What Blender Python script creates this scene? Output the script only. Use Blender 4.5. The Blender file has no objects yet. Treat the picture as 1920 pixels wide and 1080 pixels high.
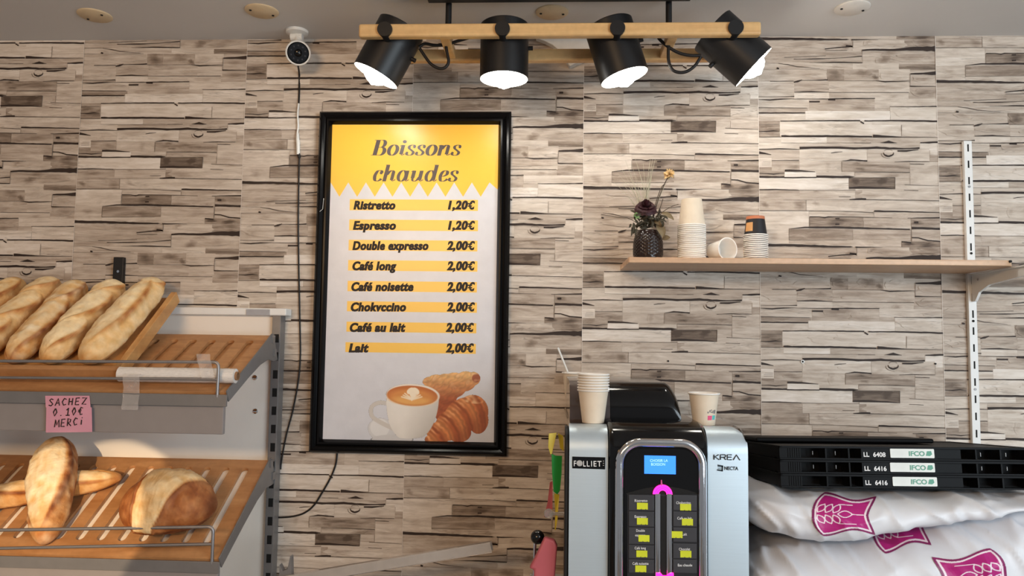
import bpy, bmesh, math, random
import numpy as np
from mathutils import Vector, Matrix, noise

# ------------------------------------------------------------------ camera
F, PITCH, YAW, ROLL = 1407.82, 0.070647, -0.046134, 0.0136104
DIST, CAMZ = 2.27343, 1.65
CEIL = CAMZ + 0.9402
FW = np.array([math.sin(YAW)*math.cos(PITCH), math.cos(YAW)*math.cos(PITCH), math.sin(PITCH)])
_rt = np.array([math.cos(YAW), -math.sin(YAW), 0.0]); _up = np.cross(_rt, FW)
RT = _rt*math.cos(ROLL) + _up*math.sin(ROLL)
UP = -_rt*math.sin(ROLL) + _up*math.cos(ROLL)
CAM = np.array([0.0, -DIST, CAMZ])
scene = bpy.context.scene
C = scene.collection
cd = bpy.data.cameras.new('camera'); cam = bpy.data.objects.new('camera', cd); C.objects.link(cam)
cd.sensor_width = 36.0; cd.lens = F/1920*36.0; cd.clip_start = 0.01
cam.matrix_world = Matrix(((RT[0], UP[0], -FW[0], CAM[0]), (RT[1], UP[1], -FW[1], CAM[1]),
                           (RT[2], UP[2], -FW[2], CAM[2]), (0, 0, 0, 1)))
scene.camera = cam
# ------------------------------------------------------------------ world and light
scene.view_settings.view_transform = 'Standard'
scene.view_settings.look = 'None'
scene.view_settings.gamma = 1.0
scene.view_settings.use_curve_mapping = False
scene.view_settings.exposure = 0.68
w = bpy.data.worlds.new('shop_daylight'); scene.world = w; w.use_nodes = True
bg = w.node_tree.nodes['Background']; bg.inputs[0].default_value = (0.92, 0.93, 0.95, 1); bg.inputs[1].default_value = 0.15
def area(name, loc, target, sx, sy, power, col):
    l = bpy.data.lights.new(name, 'AREA'); l.shape = 'RECTANGLE'; l.size = sx; l.size_y = sy
    l.energy = power; l.color = col
    o = bpy.data.objects.new(name, l); C.objects.link(o); o.location = loc
    o.rotation_euler = (Vector(target)-Vector(loc)).to_track_quat('-Z', 'Y').to_euler()
    return o
area('shop_window_daylight', (2.45, -3.1, 1.75), (0.9, 0, 1.5), 2.0, 1.7, 50, (0.80, 0.92, 1.0))
sp = bpy.data.lights.new('bread_sun_patch', 'SPOT'); sp.energy = 195; sp.color = (1.0, 0.74, 0.46)  # added spot standing in for a sun patch through the shop window
sp.spot_size = math.radians(7.8); sp.spot_blend = 0.12; sp.shadow_soft_size = 0.012
so = bpy.data.objects.new('bread_sun_patch', sp); C.objects.link(so)
so.location = (-0.6, -3.4, 1.92)
so.rotation_euler = (Vector((-1.245, -0.25, 1.15))-Vector(so.location)).to_track_quat('-Z', 'Y').to_euler()

area('warm_fill_left', (-1.2, -4.0, CEIL-0.05), (-1.0, 0.0, 1.25), 1.2, 0.6, 48, (1.0, 0.64, 0.34))  # added fill that warms the left side, not an actual ceiling panel

# ------------------------------------------------------------------ helpers
def _ray(px, py): return FW*F + RT*(px-960) - UP*(py-540)
def at(px, py, d=0.0):           # point at distance d in front of the back wall
    v = _ray(px, py); p = CAM + v*((DIST-d)/v[1]); return Vector(p)
def atz(px, py, z):
    v = _ray(px, py); return Vector(CAM + v*((z-CAMZ)/v[2]))
def atx(px, py, x):
    v = _ray(px, py); return Vector(CAM + v*(x/v[0]))
def L1(c): return c/12.92 if c <= 0.04045 else ((c+0.055)/1.055)**2.4
def rgb(r, g, b): return (L1(r/255), L1(g/255), L1(b/255), 1.0)
def lerp(a, b, t): return a+(b-a)*t

def mat(name, col, rough=0.5, metal=0.0, var=0.06, nscale=30, bump=0.0, stretch=(1, 1, 1), attr=False,
        emit=None, estr=0.0, coat=0.0, trans=0.0, alpha=1.0, ior=1.45, spec=0.5, bscale=None, crough=0.08):
    m = bpy.data.materials.new(name); m.use_nodes = True
    nt = m.node_tree; b = nt.nodes['Principled BSDF']; N = nt.nodes.new; K = nt.links.new
    b.inputs['Roughness'].default_value = rough; b.inputs['Metallic'].default_value = metal
    b.inputs['IOR'].default_value = ior; b.inputs['Specular IOR Level'].default_value = spec
    b.inputs['Coat Weight'].default_value = coat; b.inputs['Coat Roughness'].default_value = crough
    b.inputs['Transmission Weight'].default_value = trans; b.inputs['Alpha'].default_value = alpha
    tc = N('ShaderNodeTexCoord'); mp = N('ShaderNodeMapping'); mp.inputs['Scale'].default_value = stretch
    K(tc.outputs['Object'], mp.inputs['Vector'])
    nz = N('ShaderNodeTexNoise'); nz.inputs['Scale'].default_value = nscale; nz.inputs['Detail'].default_value = 5
    K(mp.outputs['Vector'], nz.inputs['Vector'])
    mx = N('ShaderNodeMix'); mx.data_type = 'RGBA'; mx.blend_type = 'MULTIPLY'; mx.inputs[0].default_value = 1.0
    rp = N('ShaderNodeMapRange'); rp.inputs['From Min'].default_value = 0.3; rp.inputs['From Max'].default_value = 0.7
    rp.inputs['To Min'].default_value = 1.0-var; rp.inputs['To Max'].default_value = 1.0+var
    K(nz.outputs['Fac'], rp.inputs['Value'])
    K(rp.outputs['Result'], mx.inputs[7])
    if attr:
        at_ = N('ShaderNodeAttribute'); at_.attribute_name = 'Col'; K(at_.outputs['Color'], mx.inputs[6])
    else:
        mx.inputs[6].default_value = col
    K(mx.outputs[2], b.inputs['Base Color'])
    if bump:
        bp = N('ShaderNodeBump'); bp.inputs['Strength'].default_value = bump; bp.inputs['Distance'].default_value = 0.004
        n2 = nz
        if bscale:
            n2 = N('ShaderNodeTexNoise'); n2.inputs['Scale'].default_value = bscale; n2.inputs['Detail'].default_value = 6
            K(mp.outputs['Vector'], n2.inputs['Vector'])
        K(n2.outputs['Fac'], bp.inputs['Height']); K(bp.outputs['Normal'], b.inputs['Normal'])
    if emit:
        b.inputs['Emission Color'].default_value = emit; b.inputs['Emission Strength'].default_value = estr
    return m

def wood(name, c1, c2, stretch, rough=0.45, nscale=1.0, coat=0.1):
    m = mat(name, c1, rough, coat=coat, var=0.07, nscale=60, stretch=(1, 1, 1))
    nt = m.node_tree; N = nt.nodes.new; K = nt.links.new; b = nt.nodes['Principled BSDF']
    tc = N('ShaderNodeTexCoord'); mp = N('ShaderNodeMapping'); mp.inputs['Scale'].default_value = stretch
    K(tc.outputs['Object'], mp.inputs['Vector'])
    nz = N('ShaderNodeTexNoise'); nz.inputs['Scale'].default_value = nscale; nz.inputs['Detail'].default_value = 8
    nz.inputs['Distortion'].default_value = 0.6
    K(mp.outputs['Vector'], nz.inputs['Vector'])
    cr = N('ShaderNodeValToRGB'); cr.color_ramp.elements[0].position = 0.32; cr.color_ramp.elements[1].position = 0.68
    cr.color_ramp.elements[0].color = c2; cr.color_ramp.elements[1].color = c1
    K(nz.outputs['Fac'], cr.inputs['Fac'])
    mx = [n for n in nt.nodes if n.type == 'MIX'][0]
    K(cr.outputs['Color'], mx.inputs[6])
    return m

class MB:
    def __init__(s): s.v = []; s.f = []; s.c = []
    def add(s, vs, fs, col=None):
        o = len(s.v); s.v += [tuple(p) for p in vs]; s.f += [tuple(i+o for i in f) for f in fs]
        if col is None: s.c += [(1, 1, 1, 1)]*len(vs)
        elif isinstance(col, list): s.c += col
        else: s.c += [col]*len(vs)
        return s
    def box(s, x0, x1, y0, y1, z0, z1, col=None, T=None):
        p = [(x0, y0, z0), (x1, y0, z0), (x1, y1, z0), (x0, y1, z0), (x0, y0, z1), (x1, y0, z1), (x1, y1, z1), (x0, y1, z1)]
        if T: p = [T(*q) for q in p]
        return s.add(p, [(0, 3, 2, 1), (4, 5, 6, 7), (0, 1, 5, 4), (1, 2, 6, 5), (2, 3, 7, 6), (3, 0, 4, 7)], col)
    def tube(s, pts, r, n=10, caps=True, closed=False, col=None, sq=(1, 1)):
        pts = [Vector(p) for p in pts]; m = len(pts)
        rs = r if isinstance(r, (list, tuple)) else [r]*m
        up = None; vs = []; fs = []
        for i, p in enumerate(pts):
            if closed: t = pts[(i+1) % m]-pts[i-1]
            else: t = pts[min(i+1, m-1)]-pts[max(i-1, 0)]
            t.normalize()
            if up is None:
                up = Vector((0, 0, 1)) if abs(t.z) < 0.9 else Vector((0, 1, 0))
            up = (up - t*up.dot(t)).normalized(); sd = t.cross(up)
            for k in range(n):
                a = 2*math.pi*k/n
                vs.append(p + (sd*math.cos(a)*sq[0] + up*math.sin(a)*sq[1])*rs[i])
        for i in range(m if closed else m-1):
            j = (i+1) % m
            for k in range(n):
                fs.append((i*n+k, i*n+(k+1) % n, j*n+(k+1) % n, j*n+k))
        if caps and not closed:
            fs.append(tuple(range(n-1, -1, -1))); fs.append(tuple((m-1)*n+k for k in range(n)))
        return s.add(vs, fs, col)
    def lathe(s, prof, n=32, M=None, col=None, rf=None):
        vs = []; fs = []
        for (r, z) in prof:
            for k in range(n):
                a = 2*math.pi*k/n; rr = r if rf is None else rf(r, z, a)
                p = Vector((rr*math.cos(a), rr*math.sin(a), z)); vs.append(M @ p if M else p)
        m = len(prof)
        for i in range(m-1):
            for k in range(n): fs.append((i*n+k, i*n+(k+1) % n, (i+1)*n+(k+1) % n, (i+1)*n+k))
        if prof[0][0] > 1e-6 and False: pass
        cc = None
        if col and isinstance(col, list): cc = [col[i] for i in range(m) for k in range(n)]
        elif col: cc = col
        return s.add(vs, fs, cc)
    def cyl(s, p0, p1, r0, r1=None, n=24, col=None):
        p0 = Vector(p0); p1 = Vector(p1); r1 = r0 if r1 is None else r1
        return s.tube([p0, p1], [r0, r1], n, True, col=col)
    def prism(s, poly, fn, h0, h1, col=None):
        n = len(poly); vs = [fn(a, b, h0) for a, b in poly]+[fn(a, b, h1) for a, b in poly]
        fs = [tuple(range(n-1, -1, -1)), tuple(range(n, 2*n))]
        fs += [(i, (i+1) % n, n+(i+1) % n, n+i) for i in range(n)]
        return s.add(vs, fs, col)
    def grid(s, nu, nv, fn, cu=False, cv=False, colfn=None):
        vs = []; cs = []
        for i in range(nu):
            for j in range(nv):
                vs.append(fn(i, j)); cs.append(colfn(i, j) if colfn else (1, 1, 1, 1))
        fs = []
        for i in range(nu if cu else nu-1):
            for j in range(nv if cv else nv-1):
                a = (i+1) % nu; b = (j+1) % nv
                fs.append((i*nv+j, a*nv+j, a*nv+b, i*nv+b))
        return s.add(vs, fs, cs)
    def poly(s, pts, col=None): return s.add(pts, [tuple(range(len(pts)))], col)
    def build(s, name, m, parent=None, smooth=None, bevel=0.0, segs=2, fix=False, col=False, loc=None, sub=0, weld=False):
        me = bpy.data.meshes.new(name)
        off = Vector(loc) if loc is not None else (world_loc(parent) if parent else Vector((0, 0, 0)))
        me.from_pydata([tuple(Vector(p)-off) for p in s.v], [], s.f); me.update()
        if fix:
            b = bmesh.new(); b.from_mesh(me); bmesh.ops.recalc_face_normals(b, faces=b.faces); b.to_mesh(me); b.free()
        if weld:
            b = bmesh.new(); b.from_mesh(me); bmesh.ops.remove_doubles(b, verts=b.verts, dist=1e-6); b.to_mesh(me); b.free()
        if col and not weld:
            a = me.color_attributes.new('Col', 'FLOAT_COLOR', 'POINT')
            a.data.foreach_set('color', [x for c in s.c for x in c])
        if smooth is not None:
            for p in me.polygons: p.use_smooth = True
            if smooth < 180: me.set_sharp_from_angle(angle=math.radians(smooth))
        me.materials.append(m)
        o = bpy.data.objects.new(name, me); C.objects.link(o)
        if parent: o.parent = parent
        elif loc is not None: o.location = loc
        if bevel:
            md = o.modifiers.new('bevel', 'BEVEL'); md.width = bevel; md.segments = segs; md.limit_method = 'ANGLE'
            md.angle_limit = math.radians(40)
        if sub:
            md = o.modifiers.new('subdivision', 'SUBSURF'); md.levels = sub; md.render_levels = sub
        return o
def world_loc(o):
    p = Vector((0, 0, 0))
    while o is not None: p += Vector(o.location); o = o.parent
    return p
def tag(o, label=None, cat=None, group=None, kind=None):
    if label: o['label'] = label
    if cat: o['category'] = cat
    if group: o['group'] = group
    if kind: o['kind'] = kind
    return o
def thing(name, loc, label, cat, group=None):
    o = bpy.data.objects.new(name, None); C.objects.link(o); o.location = loc; o.empty_display_size = 0.05
    return tag(o, label, cat, group)
def copy_tree(o, parent=None):
    c = o.copy(); C.objects.link(c)
    if parent: c.parent = parent
    for ch in list(o.children): copy_tree(ch, c)
    return c
_txt = {}
def text_mesh(s, bold=0.0, shear=0.0, space=1.0):
    cu = bpy.data.curves.new('lettering', 'FONT'); cu.body = s; cu.size = 1.0; cu.offset = bold; cu.shear = shear
    cu.space_character = space; cu.fill_mode = 'FRONT'; cu.resolution_u = 4
    o = bpy.data.objects.new('lettering', cu); C.objects.link(o)
    bpy.context.view_layer.update()
    me = bpy.data.meshes.new_from_object(o.evaluated_get(bpy.context.evaluated_depsgraph_get()))
    v = [(p.co.x, p.co.y) for p in me.vertices]; f = [tuple(p.vertices) for p in me.polygons]
    bpy.data.objects.remove(o); bpy.data.curves.remove(cu); bpy.data.meshes.remove(me)
    return v, f
CAPH = 0.73
def put_text(mb, s, p0, p1, ht=None, bold=0.0, shear=0.0, space=1.0, n=None, col=None, fat=0):
    """text from p0 (baseline left) to p1 (baseline right); ht = cap height (default natural)"""
    v, f = text_mesh(s, bold, shear, space)
    xs = [a for a, b in v]; x0, x1 = min(xs), max(xs)
    p0 = Vector(p0); p1 = Vector(p1); ux = (p1-p0); W = ux.length; ux.normalize()
    n = Vector(n) if n is not None else Vector((0, -1, 0)); uz = n.cross(ux).normalized()
    sx = W/(x1-x0); sy = sx if ht is None else ht/CAPH
    for q, dx in enumerate(([0] if not fat else [-fat, 0, fat])):
        mb.add([p0+ux*((a-x0+dx)*sx)+uz*(b*sy)+n*(0.00001*q) for a, b in v], f, col)
def arc(cx, cy, rx, ry, a0, a1, n=12):
    return [(cx+rx*math.cos(math.radians(lerp(a0, a1, i/n))), cy+ry*math.sin(math.radians(lerp(a0, a1, i/n)))) for i in range(n+1)]
def spline(pts, n=8):
    P = [Vector(p) for p in pts]; out = []
    for i in range(len(P)-1):
        a = P[max(i-1, 0)]; b = P[i]; c = P[i+1]; d = P[min(i+2, len(P)-1)]
        for k in range(n):
            t = k/n
            out.append(0.5*((2*b)+(c-a)*t+(2*a-5*b+4*c-d)*t*t+(3*b-a-3*c+d)*t**3))
    out.append(P[-1]); return out
def rrect(x0, x1, y0, y1, r, n=6):
    return (arc(x1-r, y1-r, r, r, 0, 90, n)+arc(x0+r, y1-r, r, r, 90, 180, n)+arc(x0+r, y0+r, r, r, 180, 270, n)+arc(x1-r, y0+r, r, r, 270, 360, n))
ORD = ['first', 'second', 'third', 'fourth', 'fifth', 'sixth', 'seventh', 'eighth', 'ninth', 'tenth', 'eleventh', 'twelfth', 'thirteenth',
       'fourteenth', 'fifteenth', 'sixteenth', 'seventeenth', 'eighteenth', 'nineteenth', 'twentieth', 'twenty-first', 'twenty-second']
# ------------------------------------------------------------------ materials
M = {}
M['black_metal'] = mat('black_metal', rgb(22, 22, 24), 0.42, bump=0.02, nscale=300)
M['black_gloss'] = mat('black_gloss', rgb(9, 9, 11), 0.12, coat=0.25, nscale=40, spec=0.4)
M['black_frame'] = mat('black_frame', rgb(10, 9, 10), 0.22, nscale=60, spec=0.22)
M['black_plastic'] = mat('black_plastic', rgb(20, 21, 24), 0.5, bump=0.05, nscale=200)
M['rubber'] = mat('rubber', rgb(16, 12, 12), 0.55)
M['white_plastic'] = mat('white_plastic', rgb(225, 225, 222), 0.35)
M['white_paint'] = mat('white_paint', rgb(228, 228, 226), 0.4, var=0.02)
M['cream_panel'] = mat('cream_panel', rgb(242, 234, 224), 0.55, var=0.03, nscale=6)
M['grey_steel'] = mat('grey_steel', rgb(126, 124, 124), 0.38, metal=0.35, var=0.05)
M['grey_strip'] = mat('grey_strip', rgb(140, 134, 133), 0.45, var=0.03)
M['wire'] = mat('wire', rgb(150, 148, 150), 0.38, metal=0.7)
M['chrome'] = mat('chrome', rgb(225, 226, 230), 0.08, metal=1.0, var=0.02)
M['chrome_hammered'] = mat('chrome_hammered', rgb(225, 226, 230), 0.1, metal=1.0, var=0.02, bump=0.5, nscale=14, stretch=(1, 1, 0.35))
M['silver'] = mat('silver', rgb(206, 220, 229), 0.40, metal=0.72, var=0.02, nscale=8, stretch=(1, 1, 40))
M['dark_slot'] = mat('dark_slot', rgb(12, 11, 11), 0.8)
M['pine'] = wood('pine', rgb(224, 186, 130), rgb(208, 164, 110), (3, 40, 40))
M['shelf_pine'] = wood('shelf_pine', rgb(222, 188, 154), rgb(198, 156, 122), (2.2, 34, 34))
M['slat_wood'] = wood('slat_wood', rgb(190, 142, 96), rgb(164, 114, 70), (5, 30, 30))
M['tray_wood'] = wood('tray_wood', rgb(206, 160, 104), rgb(176, 126, 74), (25, 3, 25))
M['ink'] = mat('ink', rgb(36, 28, 26), 0.6)
M['white_ink'] = mat('white_ink', rgb(225, 225, 225), 0.6)
M['print'] = mat('print', (1, 1, 1, 1), 0.55, attr=True, var=0.02)
M['paper_white'] = mat('paper_white', rgb(236, 232, 226), 0.6, var=0.02)
M['kraft'] = mat('kraft', rgb(222, 200, 172), 0.6, var=0.04, nscale=50)

# ------------------------------------------------------------------ room shell
WP = {"P":[[0,2856,2601,2228,2586,2216,62],[2862,5300,2579,2260,2567,2250,67],[4398,5300,2571,2328,2567,2323,53],[0,3114,2236,1856,2222,1845,61],[3121,5300,2211,1834,2202,1827,62],[0,2846,1856,1656,1846,1647,67],[2849,4219,1835,1647,1831,1643,71],[4223,5300,1805,1636,1801,1632,46],[0,2044,1649,1315,1642,1310,65],[2067,2592,1653,1295,1652,1294,50],[2598,3614,1652,1294,1648,1292,58],[3622,4544,1648,1288,1646,1286,69],[4549,5300,1499,1114,1496,1112,63],[4488,5300,1106,740,1105,739,58],[0,1080,1278,805,1276,804,68],[1086,2127,1276,944,1273,942,61],[2132,4501,1284,931,1279,927,64],[3718,4519,1225,928,1224,927,67],[1082,2124,925,741,924,740,74],[2127,4479,924,740,920,737,67],[0,1518,724,459,722,458,69],[1522,3472,730,355,727,354,62],[3480,5300,738,486,736,484,73],[0,1481,452,297,450,296,53],[0,1407,290,54,289,55,70],[1411,3922,355,55,354,55,83],[3931,5300,478,55,477,55,77],[0,640,54,-444,54,-444,50],[645,4243,36,-414,37,-411,77],[4251,5300,-65,-447,-65,-446,71],[3378,5300,29,-66,30,-65,73],[0,673,-452,-642,-451,-641,70],[675,2031,-451,-633,-449,-631,80],[2034,5300,-457,-631,-453,-627,62],[0,1218,-635,-825,-633,-822,71],[1221,4775,-633,-771,-627,-765,64],[4779,5300,-620,-852,-619,-851,79],[5069,5300,-844,-981,-844,-981,79],[0,1214,-832,-1175,-830,-1172,67],[1218,3214,-815,-1179,-811,-1174,75],[3222,5049,-804,-1203,-801,-1198,68],[5055,5300,-981,-1212,-981,-1212,58],[0,382,-1091,-1379,-1090,-1378,76],[0,768,-1371,-1575,-1369,-1573,50],[384,1210,-1174,-1487,-1172,-1484,57],[1214,2456,-1179,-1520,-1176,-1516,66],[2461,4462,-1197,-1516,-1192,-1510,54],[4469,5300,-1207,-1898,-1204,-1895,67],[0,749,-1575,-1670,-1573,-1667,55],[768,1699,-1525,-1689,-1522,-1685,84],[1701,2828,-1519,-1664,-1515,-1660,67],[2841,4458,-1529,-1696,-1524,-1690,61],[0,2656,-1699,-2072,-1689,-2061,79],[2663,4016,-1682,-2028,-1677,-2022,33],[4019,5300,-1900,-2303,-1895,-2296,69],[0,1198,-2076,-2395,-2071,-2389,60],[1202,2843,-2074,-2381,-2067,-2373,66],[2849,5300,-2028,-2373,-2017,-2361,68],[2848,3053,-2078,-2330,-2077,-2329,54],[0,1386,-2395,-2705,-2388,-2698,59],[1391,5300,-2380,-2726,-2361,-2704,71],[0,1466,-2713,-3260,-2704,-3250,72],[1473,3362,-2733,-2884,-2722,-2873,65],[3386,5300,-2729,-2908,-2718,-2897,60],[1489,3071,-2884,-3214,-2874,-3204,45],[3077,4456,-2903,-3240,-2895,-3230,60],[4464,5300,-2909,-3205,-2904,-3200,54],[0,865,-3253,-3756,-3247,-3749,68],[871,2751,-3254,-3592,-3242,-3578,49],[2757,4448,-3249,-3620,-3237,-3608,60],[4474,5300,-3223,-3622,-3217,-3616,62],[4171,5300,-3610,-3781,-3601,-3772,45],[867,4161,-3595,-3792,-3571,-3766,66]],"L":[[2856,2586,11,2850,2305,11],[2013,2279,25,2397,2322,25,2841,2357,25],[2023,2227,14,2679,2232,14],[2646,2380,36,2841,2349,36],[3125,2230,32,3387,2251,46,4092,2240,53,4444,2268,78,5300,2272,135],[3125,2230,9,3128,1853,9],[793,2021,14,1327,2041,14,2038,2068,14],[1077,1964,18,1788,1972,25,2463,1996,14,3118,2052,25],[1545,1851,7,2319,1867,32,3132,1845,21],[0,1845,7,612,1839,7],[612,1836,14,897,1794,21,1181,1730,21,1855,1669,7],[561,1691,43,632,1669,43],[0,1652,7,1961,1646,7],[357,1277,18,1068,1283,18],[1068,1246,28,1193,1275,50,1318,1316,21],[1317,1305,14,1708,1307,21,2080,1318,32],[2097,1284,9,3509,1288,9],[3509,1292,14,3789,1255,32,4527,1279,14],[4539,1510,11,4530,1106,11],[4549,1499,32,4917,1505,50,5300,1526,100],[4523,1114,25,5300,1108,14],[1082,936,18,1596,954,32,2109,935,14],[2109,924,14,4483,923,14],[0,802,11,529,793,11,1080,807,21],[0,709,14,351,698,39,671,723,28,1026,734,11],[1026,727,11,1664,726,18,2300,732,28,3480,742,21],[2088,707,50,2300,703,50],[1521,641,36,1839,641,36],[0,459,18,1447,447,14],[0,293,32,1392,296,28],[3913,485,14,4753,485,21,5300,492,28],[649,40,21,1583,55,25,3028,58,32],[3150,51,32,3904,58,28,5300,40,50],[3034,29,32,3138,-36,32],[0,-276,18,234,-283,28,447,-257,25,624,-283,14],[0,-67,11,609,-59,11],[0,-452,14,657,-447,14],[4251,-73,9,4243,-418,9],[675,-422,43,1400,-424,50,2281,-420,50,3369,-437,36],[3397,-419,71,3684,-429,53,4242,-447,21,5300,-453,11],[673,-630,7,2839,-630,7],[2839,-630,14,3330,-626,14],[3610,-625,11,3855,-600,64,4099,-628,11],[4779,-620,32,5300,-601,53],[0,-835,18,618,-809,25,1218,-826,14],[1219,-786,71,1572,-771,57,2275,-769,53,2836,-797,50,3502,-771,60,4130,-802,43,4478,-798,25,4757,-783,43],[0,-934,64,192,-952,50,368,-995,14],[2150,-937,18,2273,-915,21,2484,-900,14],[3991,-915,11,3994,-947,20,3980,-976,30,3951,-1002,37,3916,-1020,44,3870,-1031,48,3825,-1031,48,3783,-1020,44,3745,-1002,37,3718,-981,30,3704,-952,22,3702,-919,14],[3720,-879,7,3738,-857,9,3763,-839,11,3798,-828,12,3836,-825,14,3875,-828,12,3913,-835,11,3941,-850,9,3961,-871,7],[3883,-1089,7,3813,-1093,9,3751,-1078,11,3695,-1057,12,3654,-1024,14,3634,-984,12,3635,-945,11],[4111,-871,36,4372,-867,50,4721,-830,18],[384,-1167,14,1196,-1161,18],[2479,-1183,14,2725,-1150,32,3214,-1177,32],[4016,-1208,14,4435,-1189,21,5042,-1194,14],[118,-1207,7,348,-1207,7],[82,-1255,7,348,-1254,7],[82,-1306,7,347,-1301,7],[769,-1475,60,1209,-1488,36,1666,-1515,14],[2841,-1515,14,3661,-1516,18,4461,-1528,18],[0,-1568,14,256,-1574,21,433,-1588,25,751,-1551,14],[0,-1673,53,749,-1681,39],[749,-1696,28,1699,-1685,28],[1699,-1660,57,2681,-1671,53,2821,-1660,14],[2657,-1999,28,2954,-1984,50,3651,-2002,39,4016,-2026,14],[4020,-1684,12,4012,-2026,12],[2663,-1693,14,4023,-1680,14],[0,-2065,25,498,-2059,25,1167,-2075,18],[1167,-2075,11,2848,-2067,11],[2668,-2356,21,2913,-2340,50,3157,-2343,43],[3157,-2354,18,4684,-2371,18,5300,-2382,18],[2355,-2275,14,2705,-2273,14],[706,-2380,7,2668,-2360,7],[0,-2705,18,1193,-2699,14,2418,-2706,11,3358,-2751,18],[1391,-2380,7,1386,-2705,7],[3387,-2701,46,3984,-2712,32,4676,-2722,28,5300,-2736,18],[3379,-2711,7,3376,-2873,7],[1489,-2884,25,1751,-2882,21,1926,-2910,28,2031,-2881,25,2938,-2882,18,3910,-2905,11],[4360,-2910,14,5300,-2890,36],[2240,-2933,28,2362,-2929,28],[2237,-3102,32,2359,-3101,32],[4547,-3037,57,4668,-3029,57],[871,-3254,11,1327,-3208,36,2235,-3195,53,2932,-3215,43,4421,-3248,32],[4474,-3205,64,4802,-3206,50,5300,-3224,57],[4468,-3490,25,4657,-3499,28,4931,-3576,32,5300,-3601,25],[4456,-3230,9,4447,-3615,9],[867,-3595,11,2577,-3579,11],[4171,-3617,36,4447,-3650,36],[0,-3742,68,1005,-3752,60,1877,-3774,53,2678,-3785,28,2747,-3785,7],[2817,-3791,32,3268,-3788,21,3614,-3796,7],[4453,-1880,7,4458,-1683,7],[871,-3265,7,867,-3592,7],[1471,-2884,9,1467,-3189,9],[2461,-1201,7,2456,-1509,7],[4297,-1899,14,5300,-1931,11,5300,-1877,11],[4276,-2061,14,4691,-2077,14],[4468,-1268,18,4884,-1278,18]],"B":[[3768,1943,213,160,50],[4019,2145,213,89,30],[3161,1521,213,160,40],[3511,1391,107,89,60],[2313,1487,213,142,40],[4025,803,178,53,25],[2299,641,427,89,30],[200,-129,213,71,40],[447,-275,213,124,40],[2967,-1326,160,142,55],[1692,-2126,107,89,25],[2853,-1797,178,89,40],[3656,-1794,178,107,35],[4928,-3718,213,89,55],[4377,-3686,142,71,60],[1687,-2487,107,89,35],[176,-2531,124,89,40],[1195,-2562,213,178,30],[2682,2372,213,89,45],[2308,-3023,284,124,45],[2057,-3454,569,124,25],[5101,455,213,71,15],[752,1565,213,89,25],[4977,2509,320,64,40],[2056,-1329,107,142,20],[3802,-3085,427,107,20],[3321,2480,107,107,35],[4634,-3044,160,89,40],[3350,-3159,356,64,30],[1791,-201,356,107,12],[2567,-128,427,89,12],[3756,-327,320,53,22],[4506,-2580,640,89,14],[4655,-707,284,50,25],[2912,-510,569,50,20],[1646,-512,213,43,14],[4772,-1609,320,64,22],[3938,-1630,320,43,30],[496,-2204,320,124,20],[1972,-2215,391,89,14],[3333,-2227,284,107,22],[665,-2889,427,89,18],[412,-3466,213,124,22],[1460,-3709,320,43,30],[2436,-3701,427,43,30],[3316,-1325,640,64,30],[3943,-1360,427,50,26],[965,-1332,249,89,26],[1918,-1112,640,50,22],[2693,-1001,462,78,20],[1781,-894,462,50,22],[4437,-1069,427,71,22],[4912,-1537,249,64,20],[3347,237,569,89,10],[4573,273,569,124,10],[3000,457,427,71,30],[5035,601,284,53,12],[705,605,533,64,18],[3364,1079,711,71,14],[1599,1120,391,78,22],[532,1048,391,107,14],[4878,1333,284,71,26],[4903,930,320,89,24],[3900,1482,213,107,18],[1533,1489,391,89,22],[4712,1700,462,43,30],[3553,1741,462,53,18],[1252,1748,711,43,18],[4544,2013,569,89,22],[2323,2115,640,53,22],[900,2083,640,78,16],[1617,2414,640,89,16],[3920,2422,462,71,16],[4974,2380,284,43,35]]}
SX0, SW, PER = -1.481939, 0.53, 0.63574
OFF = {-3: 2.40, -2: 2.17, -1: 2.5766, 0: 2.3796, 1: 2.5065, 2: 2.0840, 3: 1.8594, 4: 2.3229, 5: 2.1877, 6: 2.05, 7: 2.43}
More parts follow.
